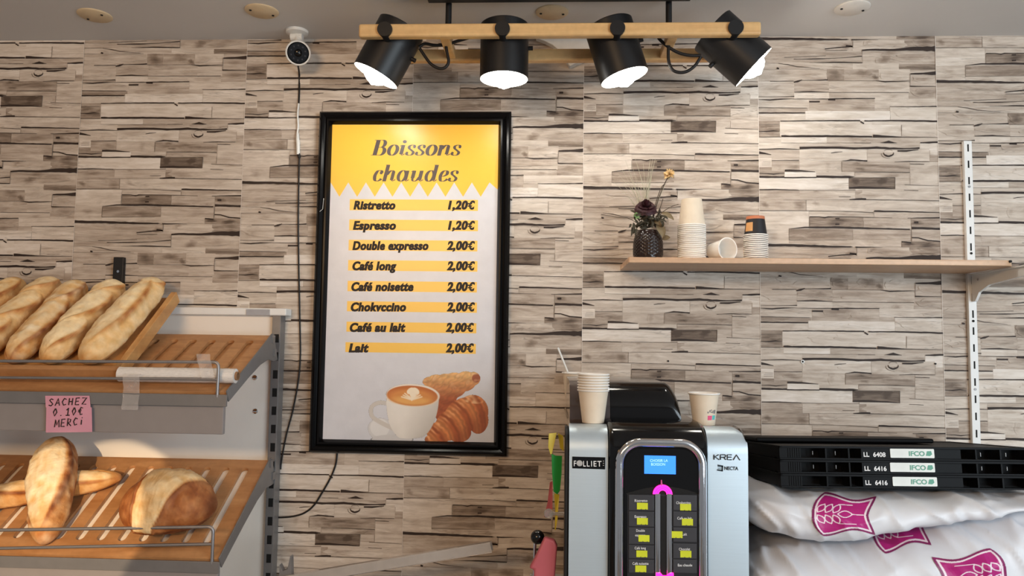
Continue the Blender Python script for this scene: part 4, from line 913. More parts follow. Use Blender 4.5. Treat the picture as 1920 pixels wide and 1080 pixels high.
# ------------------------------------------------------------------ bread
M['crust'] = mat('bread_crust', (1, 1, 1, 1), 0.62, attr=True, var=0.10, nscale=45, bump=0.35, bscale=160)
def crust_col(b, f=0.0):
    """b: 0 dark baked .. 1 pale; f: flour"""
    stops = [(0.0, (112, 58, 26)), (0.25, (166, 98, 46)), (0.5, (206, 146, 80)), (0.75, (228, 184, 122)), (1.0, (244, 218, 170))]
    b = min(1, max(0, b))
    for (p, c), (q, d) in zip(stops[:-1], stops[1:]):
        if b <= q:
            k = (b-p)/(q-p); c = [lerp(x, y, k) for x, y in zip(c, d)]; break
    c = [lerp(x, y, f) for x, y in zip(c, (246, 232, 206))]
    return rgb(*c)
def sstep(a, b, x):
    k = min(1, max(0, (x-a)/(b-a))); return k*k*(3-2*k)
def loaf(p0, p1, R, seed, cuts, up=(0, 0, 1), pnt=2.6, base=0.62, nl=150, na=72, slant=0.9, flat=0.55, cutw=0.0105, taper0=1.0, taper1=1.0, depth=0.16, flour=0.2, wide=1.0, gain=0.34, patch=None):
    """bread along p0-p1. cuts: list of (centre 0..1, half length 0..1, angle offset)"""
    p0 = Vector(p0); p1 = Vector(p1); ax = (p1-p0); Ln = ax.length; ax.normalize()
    up = Vector(up); up = (up-ax*up.dot(ax)).normalized(); sd = ax.cross(up)
    off = Vector((seed*7.1, seed*3.3, seed*1.7)); cols = {}
    def fn(i, j):
        s = i/(nl-1); u = 1-2*s
        env = (1-abs(u)**pnt)**(1/2.0) if abs(u) < 1 else 0
        env *= lerp(taper0, taper1, s)
        a = 2*math.pi*j/na                       # 0 = up
        x = s*Ln
        er = R*max(env, 0.02); cy, cz_ = er*math.cos(a), er*math.sin(a); nv = noise.noise(Vector((x*14, cy*14, cz_*14))+off); n2 = noise.noise(Vector((x*45, cy*45, cz_*45))+off)
        n3 = noise.noise(Vector((x*150, cy*150, cz_*150))+off)
        r = R*env*(1+0.10*nv+0.035*n2+0.015*n3)
        aw = (a+math.pi) % (2*math.pi)-math.pi    # -pi..pi around the top
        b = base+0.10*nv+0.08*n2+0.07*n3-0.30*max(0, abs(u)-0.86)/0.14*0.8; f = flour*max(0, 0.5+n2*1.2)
        for ci, (c, hl, ao) in enumerate(cuts):
            ds = (s-c)/hl                         # -1..1 along the cut
            if abs(ds) < 1.25:
                line = ao+slant*ds                # angle of the cut at this place
                q = (aw-line)/(cutw/R*2.2*math.sqrt(max(0.02, 1-min(1, ds*ds)))+0.05)
                m = sstep(1.05, 0.80, abs(q))*max(0, 1-abs(ds)**4)
                lip = math.exp(-((q-1.12)/0.20)**2)*max(0, 1-abs(ds)**3); lip2 = math.exp(-((q+1.10)/0.16)**2)*max(0, 1-abs(ds)**3)
                rough = 0.5+0.5*noise.noise(Vector((x*50+ci, cy*110, cz_*110))+off)
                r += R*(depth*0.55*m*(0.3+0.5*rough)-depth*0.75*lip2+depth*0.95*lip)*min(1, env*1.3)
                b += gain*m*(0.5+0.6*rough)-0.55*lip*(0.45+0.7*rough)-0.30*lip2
                f += 0.25*m*rough
        if patch:
            k = min(1, max(0, (aw+0.7)/2.3)); sc_ = lerp(0.57, 0.40, k); ws_ = lerp(0.30, 0.10, k); wob = 0.12*noise.noise(Vector((aw*3, s*6, 2))+off)
            e1 = abs(s-sc_)/ws_+wob; e2 = abs(aw-0.45)/1.25; e = max(e1, e2); rough = 0.5+0.5*noise.noise(Vector((x*40, cy*70, cz_*70))+off)
            m = sstep(1.05, 0.90, e); lip = math.exp(-((e-1.10)/0.08)**2)
            r += R*(0.05*m+0.07*lip-0.03*(1-m)+0.03*m*rough); b += 0.66*m*(0.75+0.4*rough)-0.06*lip; f += 0.25*m*rough
        y = r*math.sin(a)*wide; z = r*math.cos(a)
        if z < 0: z *= flat
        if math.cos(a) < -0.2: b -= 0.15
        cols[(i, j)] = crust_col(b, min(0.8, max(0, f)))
        return p0+ax*x+sd*y+up*z
    mb = MB(); pts = {(i, j): fn(i, j) for i in range(nl) for j in range(na)}
    vs = []; cs = []; fs = []
    for i in range(1, nl-1):
        for j in range(na): vs.append(pts[(i, j)]); cs.append(cols[(i, j)])
    for i in range(nl-3):
        for j in range(na): fs.append((i*na+j, (i+1)*na+j, (i+1)*na+(j+1) % na, i*na+(j+1) % na))
    a, b = len(vs), len(vs)+1; q = (nl-3)*na
    vs += [pts[(0, 0)], pts[(nl-1, 0)]]; cs += [cs[0], cs[q]]
    for j in range(na): fs.append((a, j, (j+1) % na)); fs.append((b, q+(j+1) % na, q+j))
    mb.add(vs, fs, cs)
    return mb
bd = [((-30, 700), (18, 520), .036, 'pale baguette cut off by the left edge of the photo'), ((-30, 690), (88, 528), .037, 'golden baguette with split crust, second from the left on the tray'), ((40, 690), (163, 532), .034, 'browner rustic baguette in the middle of the tray'),
      ((108, 690), (210, 540), .037, 'pale smooth baguette, second from the right on the tray'), ((188, 690), (290, 532), .038, 'rightmost pale golden baguette beside the tray side board')]
xs_ = [at(a[0], a[1], TB[0]-0.01).x for a, b, r, l in bd]
for i, (a, b, R, lab) in enumerate(bd):
    R *= 1.26
    x1 = at(a[0]+0, a[1], TB[0]-0.02).x; x2 = at(b[0], b[1], TA[0]).x
    xm = at((-100, -30, 37, 109, 186)[i], 690, TB[0]-0.03).x
    sk = (0.0, 0.02, -0.01, 0.012, 0.022)[i]
    p0 = ST(xm-sk*0.5, TL-0.004, R*0.56); p1 = ST(xm+sk*0.5, -0.052+(0.0, 0.0, 0.01, 0.012, 0.0)[i], R*0.56)
    cuts = [[(0.25, 0.26, 0), (0.7, 0.26, 0)], [(0.2, 0.2, -.2), (0.52, 0.2, 0.0), (0.84, 0.15, -.1)], [(0.34, 0.36, 0.1), (0.80, 0.22, 0.0)], [(0.22, 0.2, 0.1), (0.55, 0.24, 0.1), (0.87, 0.12, 0.2)], [(0.50, 0.42, -0.25), (0.93, 0.08, 0.2)]][i]
    mb = loaf(p0, p1, R, i+1, cuts, up=(0, tuz*1.0, tud), base=(0.68, 0.72, 0.56, 0.82, 0.78)[i], flour=(0.1, 0.2, 0.45, 0.2, 0.25)[i], slant=(0.5, 0.55, 0.35, 0.5, 0.12)[i], pnt=5, cutw=(.013, .016, .015, .014, .018)[i], depth=0.26, gain=0.22)
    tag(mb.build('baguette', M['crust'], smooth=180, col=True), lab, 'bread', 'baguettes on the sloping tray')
# lower shelf breads
def on_l(x, s, h): return SL_(x, s, h)
Lx = at(0, 975, 0.24).x; Rx = at(236, 905, 0.17).x
mb = loaf(on_l(Lx-0.06, 0.235, 0.024), on_l(Rx, 0.115, 0.025), 0.040, 21, [(0.3, 0.25, 0), (0.72, 0.25, 0.1)], up=(0, -0.45, 0.9), base=0.56, slant=0.5, pnt=3.0)
tag(mb.build('baguette', M['crust'], smooth=180, col=True), 'golden pointed bread lying crosswise behind the upright batard', 'bread')
fb = at(80, 1048, -fl.y-0.0); tb_ = at(108, 826, 0.20)
p0 = on_l(at(76, 1045, -fl.y).x, LL-0.022, 0.010); p1 = at(109, 824, 0.185)
mb = loaf(p0, p1, 0.066, 31, [(0.58, 0.50, 0.0)], up=(0.05, -0.9, 0.42), base=0.36, gain=0.75, slant=0.16, pnt=2.3, cutw=0.026, taper0=0.74, taper1=1.12, depth=0.15, flour=0.35, flat=0.75)
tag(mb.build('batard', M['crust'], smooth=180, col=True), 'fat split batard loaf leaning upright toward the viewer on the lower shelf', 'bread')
rc0 = at(322, 985, 0.235)
c_ = on_l(rc0.x, LL*0.62, 0.045)
c_ = on_l(at(320, 985, 0.30).x, (0.290+bl.y)/(-fl.y+bl.y)*LL, 0.043)
mb = loaf(c_+Vector((-0.124, 0, 0)), c_+Vector((0.124, 0, 0)), 0.093, 41, [], up=(0, -0.42, 0.9), base=0.20, pnt=2.2, flat=0.5, flour=0.12, patch=True)
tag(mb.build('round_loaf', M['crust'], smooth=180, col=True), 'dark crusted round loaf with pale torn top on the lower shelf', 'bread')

# ------------------------------------------------------------------ roll of bags, tape, note
dR = 0.355
ra_ = at(222, 719, GU[0]-0.024); rb2 = at(440, 716, GU[0]-0.024)
yR = -(GU[0]-0.030); rR = 0.0195
sr = (-yR-(-bu.y))/((-fu.y)-(-bu.y))*LU
zR = SU(0, sr, 0).z+rR+0.007
t3 = thing('bag_roll', ((ra_.x+rb2.x)/2, yR, zR-rR), 'roll of clear plastic bags lying behind the wire on the upper shelf', 'roll')
film = mat('plastic_film', rgb(226, 222, 218), 0.22, var=0.10, nscale=30, stretch=(3, 20, 20), coat=0.3, bump=0.25)
mb = MB(); n_ = 26
mb.tube([(lerp(ra_.x, rb2.x, i/n_), yR, zR) for i in range(n_+1)], [rR*(1-0.04*abs(math.sin(i*1.3))) for i in range(n_+1)], 32, caps=False); mb.build('film', film, t3, smooth=180)
MB().lathe([(rR*0.96, 0), (rR*0.55, 0.0005)], 28, Matrix.Translation((rb2.x, yR, zR)) @ Matrix.Rotation(math.pi/2, 4, 'Y')).build('film_edge', film, t3)
mb = MB(); mb.lathe([(rR*0.58, -0.02), (rR*0.58, 0.006), (rR*0.46, 0.006), (rR*0.46, -0.03), (0, -0.03)], 28, Matrix.Translation((rb2.x, yR, zR)) @ Matrix.Rotation(math.pi/2, 4, 'Y'))
mb.build('cardboard_core', mat('cardboard', rgb(150, 112, 80), 0.8), t3, smooth=40)
tape = mat('clear_tape', rgb(232, 226, 222), 0.15, alpha=0.30, var=0.15, nscale=60, bump=0.3)
def tape_strip(name, path, wdt, lab):
    pts = spline(path, 6); mb = MB()
    mb.grid(len(pts), 4, lambda i, j: pts[i]+Vector(((j-1.5)/1.5*wdt*(0.97+0.03*math.sin(i*0.9)), -0.0004*math.sin(i*2.1+j), 0)))
    tag(mb.build(name, tape, smooth=180), lab, 'tape')
gx = at(246, 740, GU[0]).x
yw = -GU[0]
def zz(py, d): return at(246, py, d).z
tape_strip('clear_tape', [(gx, yw+0.004, GU[2]+0.010), (gx, yw-0.0045, GU[2]+0.002), (gx, fz.y-0.003, zz(728, GU[0])), (gx+0.002, fz.y-0.0075, zz(745, -fz.y)), (gx, fz.y-0.0075, zz(768, -fz.y))], 0.022, 'strip of clear tape fixing the bag roll wire to the grey shelf edge')
gx2 = at(384, 690, GU[0]).x
tape_strip('clear_tape', [(gx2-0.010, yw+0.01, GU[1]+0.020), (gx2-0.002, yw-0.004, GU[1]+0.006), (gx2+0.004, yw-0.0045, GU[1]-0.012), (gx2+0.012, yw-0.004, GU[2]+0.002)], 0.018, 'crumpled clear tape wrapped on the right corner of the upper wire')
# handwritten pink note
nd = -(fz.y+0.004)+0.0012
pk = mat('pink_paper', rgb(212, 152, 172), 0.6, var=0.03)
n0 = thing('pink_note', at(128, 776, nd), 'pink handwritten bag price note stuck on the grey price rail', 'note')
yN = -(-fz.y+0.0072)
def npt(px, py, k=0): v = at(px, py, -yN+0.0003*k); return Vector((v.x, yN-0.0003*k, v.z))
MB().prism([(npt(*q).x, npt(*q).z) for q in ((86, 811), (173, 810), (172, 764), (87, 764))], lambda a, b, h: (a, h, b), yN, yN-0.0003).build('lower_sheet', pk, n0, fix=True)
MB().prism([(npt(*q).x, npt(*q).z) for q in ((86, 764), (170, 764), (168, 742), (85, 742))], lambda a, b, h: (a, h, b), yN-0.0002, yN-0.0006).build('upper_sheet', pk, n0, fix=True)
HW = {'S': [[(.8, .9), (.4, 1), (.1, .8), (.5, .5), (.8, .25), (.45, 0), (.05, .1)]], 'A': [[(0, 0), (.5, 1), (.85, 0)], [(.2, .35), (.75, .4)]], 'C': [[(.8, .85), (.4, 1), (.05, .5), (.35, .02), (.8, .15)]],
      'H': [[(.1, 1), (.08, 0)], [(.75, 1), (.72, 0)], [(.08, .5), (.75, .52)]], 'E': [[(.8, 1), (.12, .97), (.1, .5), (.65, .52)], [(.1, .5), (.08, 0), (.8, .03)]], 'Z': [[(.05, .95), (.9, 1), (.1, .02), (.9, .05)]],
      '0': [[(.4, 1), (.05, .5), (.35, 0), (.75, .5), (.45, 1)]], '.': [[(.3, .05), (.42, .0)]], '1': [[(.15, .7), (.5, 1), (.45, 0)], [(.1, 0), (.85, .02)]], '€': [[(.85, .9), (.5, 1), (.2, .5), (.5, 0), (.85, .1)], [(0, .6), (.6, .62)], [(0, .4), (.55, .4)]],
      'M': [[(.02, 0), (.12, 1), (.45, .3), (.8, 1), (.95, 0)]], 'R': [[(.1, 0), (.12, 1), (.7, .85), (.6, .5), (.14, .48), (.85, 0)]], 'i': [[(.4, .65), (.4, 0)], [(.45, .95), (.52, .9)]]}
def hand(s, px0, px1, pyb0, pyb1, hpx, k=3):
    for i, ch in enumerate(s):
        x0 = lerp(px0, px1, i/len(s)); w_ = (px1-px0)/len(s)*0.78; yb_ = lerp(pyb0, pyb1, i/len(s)); mb = MB()
        for st in HW[ch]:
            mb.tube([npt(x0+u*w_+v*1.5, yb_-v*hpx, k) for u, v in st], 0.0014, 6)
        mb.build('handwriting', M['ink'], n0)
hand('SACHEZ', 91, 165, 761, 758, 13, 4); hand('0.10€', 99, 158, 780, 777, 14); hand('MERCi', 102, 160, 801, 795, 14)

# ------------------------------------------------------------------ counter
CT = 0.97
t = thing('counter', (0.8, -0.3, 0), 'low white counter carrying the coffee machine and flour bags', 'counter')
MB().box(-0.02, 1.9, -0.60, -0.02, 0, CT-0.03).build('body', M['white_paint'], t)
MB().box(-0.04, 1.92, -0.63, -0.008, CT-0.03, CT).build('worktop', mat('counter_top', rgb(190, 186, 180), 0.4), t, bevel=0.003)
# ------------------------------------------------------------------ coffee machine
MX0, MX1 = at(1066, 930, 0.55).x, at(1404, 930, 0.55).x
MZT = 1.457
lcx = at(1140, 900, 0.55).x; rcx = at(1325, 900, 0.55).x
t = thing('coffee_machine', ((MX0+MX1)/2, -0.3, CT), 'silver and black drinks vending coffee machine on the counter', 'coffee machine')
side_m = mat('side_gloss', rgb(30, 24, 22), 0.06, coat=1.0, var=0.02)
def colprof(df, zt, r, db=0.03, z0=CT):
    return [(db, z0), (df, z0)]+[(df-r+r*math.cos(math.radians(a)), zt-r+r*math.sin(math.radians(a))) for a in range(0, 91, 9)]+[(db, zt)]
def extr(prof, x0, x1, nm, m, par, bev=0.0, smooth=35):
    mb = MB(); mb.prism(prof, lambda a, b, h: (h, -a, b), x0, x1); return mb.build(nm, m, par, smooth=smooth, bevel=bev, fix=True)
extr(colprof(0.535, MZT, 0.05), MX0, MX1, 'body', side_m, t, 0.006, 30)
def silver(x0, x1, nm, rx=0.0):
    """curved silver cover: front and rounded top"""
    prof = [(0.55, CT)]+[(0.55-0.055+0.055*math.cos(math.radians(a)), MZT+0.003-0.055+0.055*math.sin(math.radians(a))) for a in range(0, 91, 6)]
    mb = MB(); n = len(prof); nx = 14
    def fn(i, j):
        u = i/(nx-1); a, b = prof[j]; x = lerp(x0, x1, u)
        if rx and j > 0:
            e = max(0, (x-(x1-rx))/rx); drop = rx*(1-math.sqrt(max(0, 1-min(1, e)**2))); zlim = MZT+0.003-drop
            if b > zlim: b = zlim
        return Vector((x, -a, b))
    mb.grid(nx, n, fn)
    o = mb.build(nm, M['silver'], t, smooth=40)
    return o
silver(MX0+0.001, lcx, 'left_cover'); silver(rcx+0.003, MX1-0.001, 'right_cover', 0.03)
extr(colprof(0.545, MZT-0.004, 0.05, db=0.47), MX0-0.008, MX0+0.0005, 'edge_trim', M['black_plastic'], t, 0.002, 30)
# centre body: glossy black with a rounded brow
CF = 0.566
prof = [(0.30, CT), (CF, CT)]+[(CF-0.085+0.085*math.cos(math.radians(a)), MZT+0.012-0.062+0.062*math.sin(math.radians(a))) for a in range(0, 91, 6)]+[(0.30, MZT+0.012)]
extr(prof, lcx+0.0015, rcx+0.0015, 'centre_housing', M['black_gloss'], t, 0.010, 30)
# bean hopper
hx0, hx1 = at(1066, 790, 0.35).x, at(1266, 790, 0.35).x; hz = at(1200, 713, 0.30).z
HF, HB = 0.44, 0.10
hxm = at(1142, 790, 0.40).x
def hop(x0, x1, nm, m, e=0.0, r=0.075):
    prof = [(HB, MZT-0.002), (HF, MZT-0.002), (HF, MZT+0.02)]+[(HF-r+r*math.cos(math.radians(a)), hz-r*0.95+r*0.95*math.sin(math.radians(a))) for a in range(10, 91, 8)]+[(HB+0.02, hz), (HB, hz-0.02)]
    n = len(prof); mb = MB(); nx = 24
    def fn(i, j):
        u = i/(nx-1); x = lerp(x0, x1, u if not e else 1-(1-u)**2); a, b = prof[j]
        if e:
            ph = max(0, (u-0.25)/0.75)*math.pi/2; x = lerp(x0, x1-0.036, u/0.25) if u < 0.25 else x1-0.036+0.036*math.sin(ph)
            zl = hz-0.075*(1-math.cos(ph)**0.9); b = MZT-0.002+(b-MZT+0.002)*(zl-MZT+0.002)/(hz-MZT+0.002)
        return Vector((x, -a, b))
    mb.grid(nx, n, fn, cv=True)
    mb.f.append(tuple(range(n))); mb.f.append(tuple((nx-1)*n+k for k in range(n-1, -1, -1)))
    return mb.build(nm, m, t, smooth=32, fix=True)
hop(hxm, hx1, 'hopper_lid', M['black_gloss'], 1)
hop(hx0, hxm-0.001, 'bean_hopper', mat('smoked_plastic', rgb(78, 68, 66), 0.12, coat=0.6, var=0.2, nscale=20))
# chrome frame and panel
FD = CF
def P3(px, py, d=FD): return at(px, py, d)
ox0, ox1 = P3(1161, 930).x, P3(1316, 930).x; oz1 = P3(1240, 830).z; oz0 = 1.0; rr = 0.048
path = [Vector((ox0, -FD-0.004, oz0))]+[Vector((a, -FD-0.004, b)) for a, b in reversed(arc(ox0+rr, oz1-rr, rr, rr, 90, 180, 12))]+[Vector((a, -FD-0.004, b)) for a, b in reversed(arc(ox1-rr, oz1-rr, rr, rr, 0, 90, 12))]+[Vector((ox1, -FD-0.004, oz0))]
MB().tube(path, 0.0098, 18, sq=(1, 1)).build('chrome_frame', M['chrome_hammered'], t, smooth=80)
ix0, ix1, iz1 = P3(1171, 930).x, P3(1308, 930).x, P3(1240, 841).z
pan = [(ix0, oz0)]+[(a, b) for a, b in reversed(arc(ix0+0.038, iz1-0.038, 0.038, 0.038, 90, 180, 10))]+[(a, b) for a, b in reversed(arc(ix1-0.038, iz1-0.038, 0.038, 0.038, 0, 90, 10))]+[(ix1, oz0)]
mb = MB(); mb.prism(pan, lambda a, b, h: (a, h, b), -FD-0.0035, -FD+0.002); pnl = mb.build('display_panel', M['black_gloss'], t, fix=True)
PD = FD+0.0037
def B3(px, py, k=0.0): v = at(px, py, PD+k); return v
a, b = B3(1208, 888), B3(1267, 855)
lcd = MB().box(a.x, b.x, -PD-0.0008, -PD, a.z, b.z).build('screen', mat('lcd', rgb(40, 110, 230), 0.3, emit=(0.035, 0.19, 0.85, 1), estr=1.0), pnl)
lt = mat('lcd_text', rgb(150, 200, 255), 0.5, emit=(0.3, 0.55, 1, 1), estr=0.9)
mb = MB(); put_text(mb, 'CHOISIR LA', B3(1219, 866, 0.0012), B3(1252, 866, 0.0012), ht=0.006); mb.build('screen_text', lt, pnl)
mb = MB(); put_text(mb, 'BOISSON', B3(1221, 873, 0.0012), B3(1247, 873, 0.0012), ht=0.006); mb.build('screen_text', lt, pnl)
# button field with a concave top edge
btn_m = mat('button_grey', rgb(70, 70, 74), 0.32, metal=0.3, var=0.04, stretch=(1, 1, 8), nscale=30)
top_arc = [(1176+132*i/16, 927+0*i) for i in range(17)]
q = [B3(*p_) for p_ in top_arc]+[B3(1308, 1200), B3(1176, 1200)]
mb = MB(); mb.prism([(v.x, v.z) for v in q], lambda a, b, h: (a, h, b), -PD-0.0012, -PD); mb.build('button_plate', mat('plate_grey', rgb(44, 44, 48), 0.3, metal=0.2), pnl, fix=True)
# dark curved brow line above the button plate
br = [B3(1174+136*i/18, 925-13*math.sin(math.pi*i/18)) for i in range(19)]
mb = MB(); mb.prism([(v.x, v.z) for v in br]+[(B3(1310, 927).x, B3(1310, 927).z), (B3(1174, 927).x, B3(1174, 927).z)], lambda a, b, h: (a, h, b), -PD-0.0006, -PD); mb.build('brow', M['dark_slot'], pnl, fix=True)
yel_s = mat('yellow_sticker', rgb(206, 214, 40), 0.5)
left = [('Ristretto', None, 941, 1190, 1214, 928, 957, (1204.5, 949)), ('Espresso', None, 971, 1190, 1212, 959, 987, (1204.5, 977.5)), ('Double', 'espresso', 997, 1193, 1209, 989, 1020, (1207.5, 1009.5)),
        ('Café long', None, 1030, 1190, 1211, 1022, 1047, (1203.5, 1038.5)), ('Café noisette', None, 1059, 1186, 1216, 1049, 1074, (1201.5, 1066.5))]
right = [('Chokvccino', None, 945, 1268, 1295, 928, 957, (1285.5, 951)), ('Café au lait', None, 974, 1270, 1297, 959, 987, (1289, 979)), ('Lait', None, 1004, 1279, 1288, 989, 1016, (1269.5, 1002.5)),
         ('Chocolat', None, 1032, 1273, 1294, 1019, 1047, (1286, 1039)), ('Eau chaude', None, 1062, 1271, 1298, 1049, 1074, None)]
for side, rows_, x0, x1 in (('l', left, 1178.5, 1226), ('r', right, 1262, 1306)):
    for nm, n2, yb_, xa, xb, ya, yb2, st in rows_:
        a, b = B3(x0, yb2, 0.002), B3(x1, ya, 0.002)
        bt = MB().box(a.x, b.x, -PD-0.0036, -PD-0.001, a.z+0.0004, b.z-0.0004).build('button', btn_m, pnl, bevel=0.0012)
        mb = MB(); put_text(mb, nm, B3(xa, yb_, 0.0040), B3(xb, yb_, 0.0040), ht=0.0058, bold=0.01); mb.build('lettering', M['white_ink'], pnl)
        if n2:
            mb = MB(); put_text(mb, n2, B3(1191, 1005.5, 0.0040), B3(1210, 1005.5, 0.0040), ht=0.0054, bold=0.01); mb.build('lettering', M['white_ink'], pnl)
        if st:
            c = B3(st[0], st[1], 0.0045); w2, h2 = 0.0120, 0.0072
            nt_ = [(c.x-w2, c.z-h2), (c.x-w2*0.3, c.z-h2), (c.x-w2*0.2, c.z-h2*0.75), (c.x-w2*0.1, c.z-h2), (c.x+w2*0.5, c.z-h2), (c.x+w2*0.6, c.z-h2*0.78), (c.x+w2*0.7, c.z-h2), (c.x+w2, c.z-h2), (c.x+w2, c.z+h2), (c.x-w2, c.z+h2)]
            mb = MB(); mb.prism(nt_, lambda a, b, h: (a, h, b), -PD-0.0041, -PD-0.0046); mb.build('yellow_sticker', yel_s, pnl, fix=True)
mb = MB(); a, b = B3(1239, 1090), B3(1249, 930); mb.box(a.x, b.x, -PD-0.0022, -PD-0.0010, a.z, b.z); mb.build('centre_groove', M['dark_slot'], pnl)
for xc in (1233, 1254.5):
    a = B3(xc, 925); b = B3(xc+2, 1120)
    MB().tube([(a.x, -PD-0.001, a.z), (a.x, -PD-0.001, b.z)], 0.0068, 18, sq=(1, 0.8)).build('chrome_bar', M['chrome'], pnl, smooth=60)
pinkm = mat('pink_light', rgb(255, 40, 160), 0.3, emit=(1.0, 0.02, 0.36, 1), estr=1.25)
ac = B3(1242.5, 927, 0.004)
mb = MB(); ri, ro = 0.0085, 0.0215
ring = [(ac.x+ro*math.cos(k*math.pi/16), ac.z+ro*0.98*math.sin(k*math.pi/16)) for k in range(17)]+[(ac.x+ri*math.cos(k*math.pi/16), ac.z+ri*math.sin(k*math.pi/16)) for k in range(16, -1, -1)]
mb.prism(ring, lambda a, b, h: (a, h, b), -PD-0.0045, -PD-0.0012); mb.build('pink_arch_light', pinkm, pnl, fix=True)
mb = MB()
for rq in (0.0125, 0.0165):
    mb.tube([(ac.x+rq*math.cos(k*math.pi/12), -PD-0.0048, ac.z+rq*math.sin(k*math.pi/12)) for k in range(1, 12)], 0.0006, 6)
mb.build('arch_rings', mat('pink_ring', rgb(150, 20, 130), 0.3, emit=(0.45, 0.01, 0.4, 1), estr=0.8), pnl)
s0, s1 = B3(1240.5, 910, 0.003), B3(1240, 900, 0.003)
MB().tube([s0, s1], [0.0022, 0.0012], 8).build('arch_tip', mat('pink_dim', rgb(120, 40, 70), 0.3, emit=(0.30, 0.03, 0.12, 1), estr=0.8), pnl)
a, b = B3(1229, 1100), B3(1262, 1073); m_ = (a.x+b.x)/2
mb = MB(); mb.prism([(a.x, a.z), (a.x, b.z), (m_-0.009, b.z), (m_-0.004, b.z-0.006), (m_+0.004, b.z-0.006), (m_+0.009, b.z), (b.x, b.z), (b.x, a.z)], lambda a, b, h: (a, h, b), -PD-0.0085, -PD-0.001); mb.build('pink_lower_light', pinkm, pnl, fix=True)
# name plates
SD_ = 0.5508
def S3(px, py, k=0): return at(px, py, SD_+0.0004*k)
pq = [(1073, 856), (1135, 857.5), (1134.5, 880), (1073, 878)]
mb = MB(); mb.prism([(S3(*p_).x, S3(*p_).z) for p_ in pq], lambda a, b, h: (a, h, b), -SD_, -SD_-0.0008); plq = mb.build('name_plaque', M['black_gloss'], t, fix=True)
mb = MB(); put_text(mb, 'F', S3(1076, 874, 4), S3(1080.5, 874, 4), ht=0.0128, bold=0.012); mb.build('lettering', M['white_ink'], plq)
for ch, xa, xb in (('L', 1093.5, 1098.5), ('L', 1100.5, 1105.5), ('I', 1108.5, 1110.0), ('E', 1113, 1118.5), ('T', 1120, 1128)):
    mb = MB(); put_text(mb, ch, S3(xa, 874.6, 4), S3(xb, 874.6, 4), ht=0.0128, bold=0.012); mb.build('lettering', M['white_ink'], plq)
c = S3(1086.7, 868.6, 4); mb = MB()
for k in range(-4, 5):
    r_ = 0.0066; o_ = k*0.00155; hl = math.sqrt(max(0, r_*r_-o_*o_))
    if hl > 0.0015:
        d_ = Vector((0.75, 0, 0.66)); n_ = Vector((-0.66, 0, 0.75)); p_ = Vector(c)+n_*o_
        mb.tube([p_-d_*hl, p_+d_*hl], 0.00052, 5)
mb.build('striped_dot', M['white_ink'], plq)
mb = MB()
for py in (864.5, 868.5, 872.5): v = S3(1131.5, py, 4); mb.box(v.x-0.0012, v.x+0.0012, v.y-0.0003, v.y, v.z-0.0005, v.z+0.0005)
mb.build('side_marks', M['white_ink'], plq)
navy = mat('navy_ink', rgb(22, 38, 50), 0.5)
def stroke_word(segs, nm):
    mb = MB()
    for s_ in segs: mb.tube([S3(x, y, 2) for x, y in s_], 0.00115, 6)
    return mb
for segs in ([[(1339, 852.5), (1339, 862)], [(1347.5, 852.5), (1341, 856.5), (1348.5, 862)], [(1339, 856.7), (1342, 856.7)]], [[(1351, 862), (1351, 852.8), (1359.5, 852.8), (1361, 855), (1359.5, 857.5), (1351, 857.5)], [(1357, 857.5), (1361, 862)]],
             [[(1372, 852.8), (1364, 852.8), (1364, 862), (1372, 862)], [(1364, 857.2), (1371.5, 857.2)]], [[(1375, 862.5), (1381, 853), (1387.5, 862.8)]]):
    stroke_word(segs, '').build('lettering', navy, t)
mb = MB(); put_text(mb, 'NECTA', S3(1358.2, 881, 1), S3(1384.5, 881.6, 1), ht=0.0078, bold=0.03); mb.build('lettering', navy, t)
v = [S3(*p_, 1) for p_ in ((1345.5, 871), (1356, 873), (1355.5, 876), (1345.8, 875))]; w_ = [S3(*p_, 1) for p_ in ((1344.5, 880), (1355, 881), (1354.5, 884), (1344.8, 882.5))]
mb = MB(); mb.poly(v); mb.poly(w_); mb.poly([S3(*p_, 1) for p_ in ((1353.5, 873), (1356, 873), (1355.5, 884), (1353, 884))])
for py in (876.8, 878.4): mb.poly([S3(*p_, 1) for p_ in ((1346, py), (1352.5, py+0.6), (1352.5, py+1.3), (1346, py+0.7))])
mb.build('emblem', navy, t)

# ------------------------------------------------------------------ cups on the machine
cx = at(1320, 799, 0.44); base = Vector((cx.x, -0.44, MZT+0.0005))
cup = make_cup('paper_cup', base, 'single beige paper cup with coloured print standing on the right of the coffee machine', None, 0.0352, 0.0255, 0.076, M['cup_beige'], M['cup_rim'])
def cup_patch(a0, a1, z0, z1, c, nm):
    def fn(i, j):
        z = lerp(z0, z1, j/3); r = lerp(0.0255, 0.0352, z/0.0739)+0.0003; a = math.radians(lerp(a0, a1, i/5)); return base+Vector((r*math.cos(a), r*math.sin(a), z))
    MB().grid(6, 4, fn).build(nm, mat('print_'+nm, c, 0.55), cup, smooth=180)
cup_patch(-84, -62, 0.013, 0.0235, rgb(226, 84, 130), 'pink_mark'); cup_patch(-59, -40, 0.0135, 0.024, rgb(96, 190, 190), 'teal_mark')
for k, (a0, w_, z0, h_) in enumerate([(-86, 6, .029, .004), (-77, 5, .031, .006), (-69, 7, .030, .003), (-60, 5, .029, .007), (-52, 9, .028, .009), (-70, 5, .035, .003)]):
    cup_patch(a0, a0+w_, z0, z0+h_, rgb(120, 118, 120), 'grey_mark')
sx_ = at(1112, 797, 0.47); base2 = Vector((sx_.x, -0.47, MZT+0.0035))
c0 = make_cup('paper_cup', base2, 'lowest beige paper cup of the stack on the coffee machine, its whole side showing', 'stack of paper cups on the coffee machine', 0.0355, 0.0258, 0.078, M['cup_beige'], M['cup_rim'])
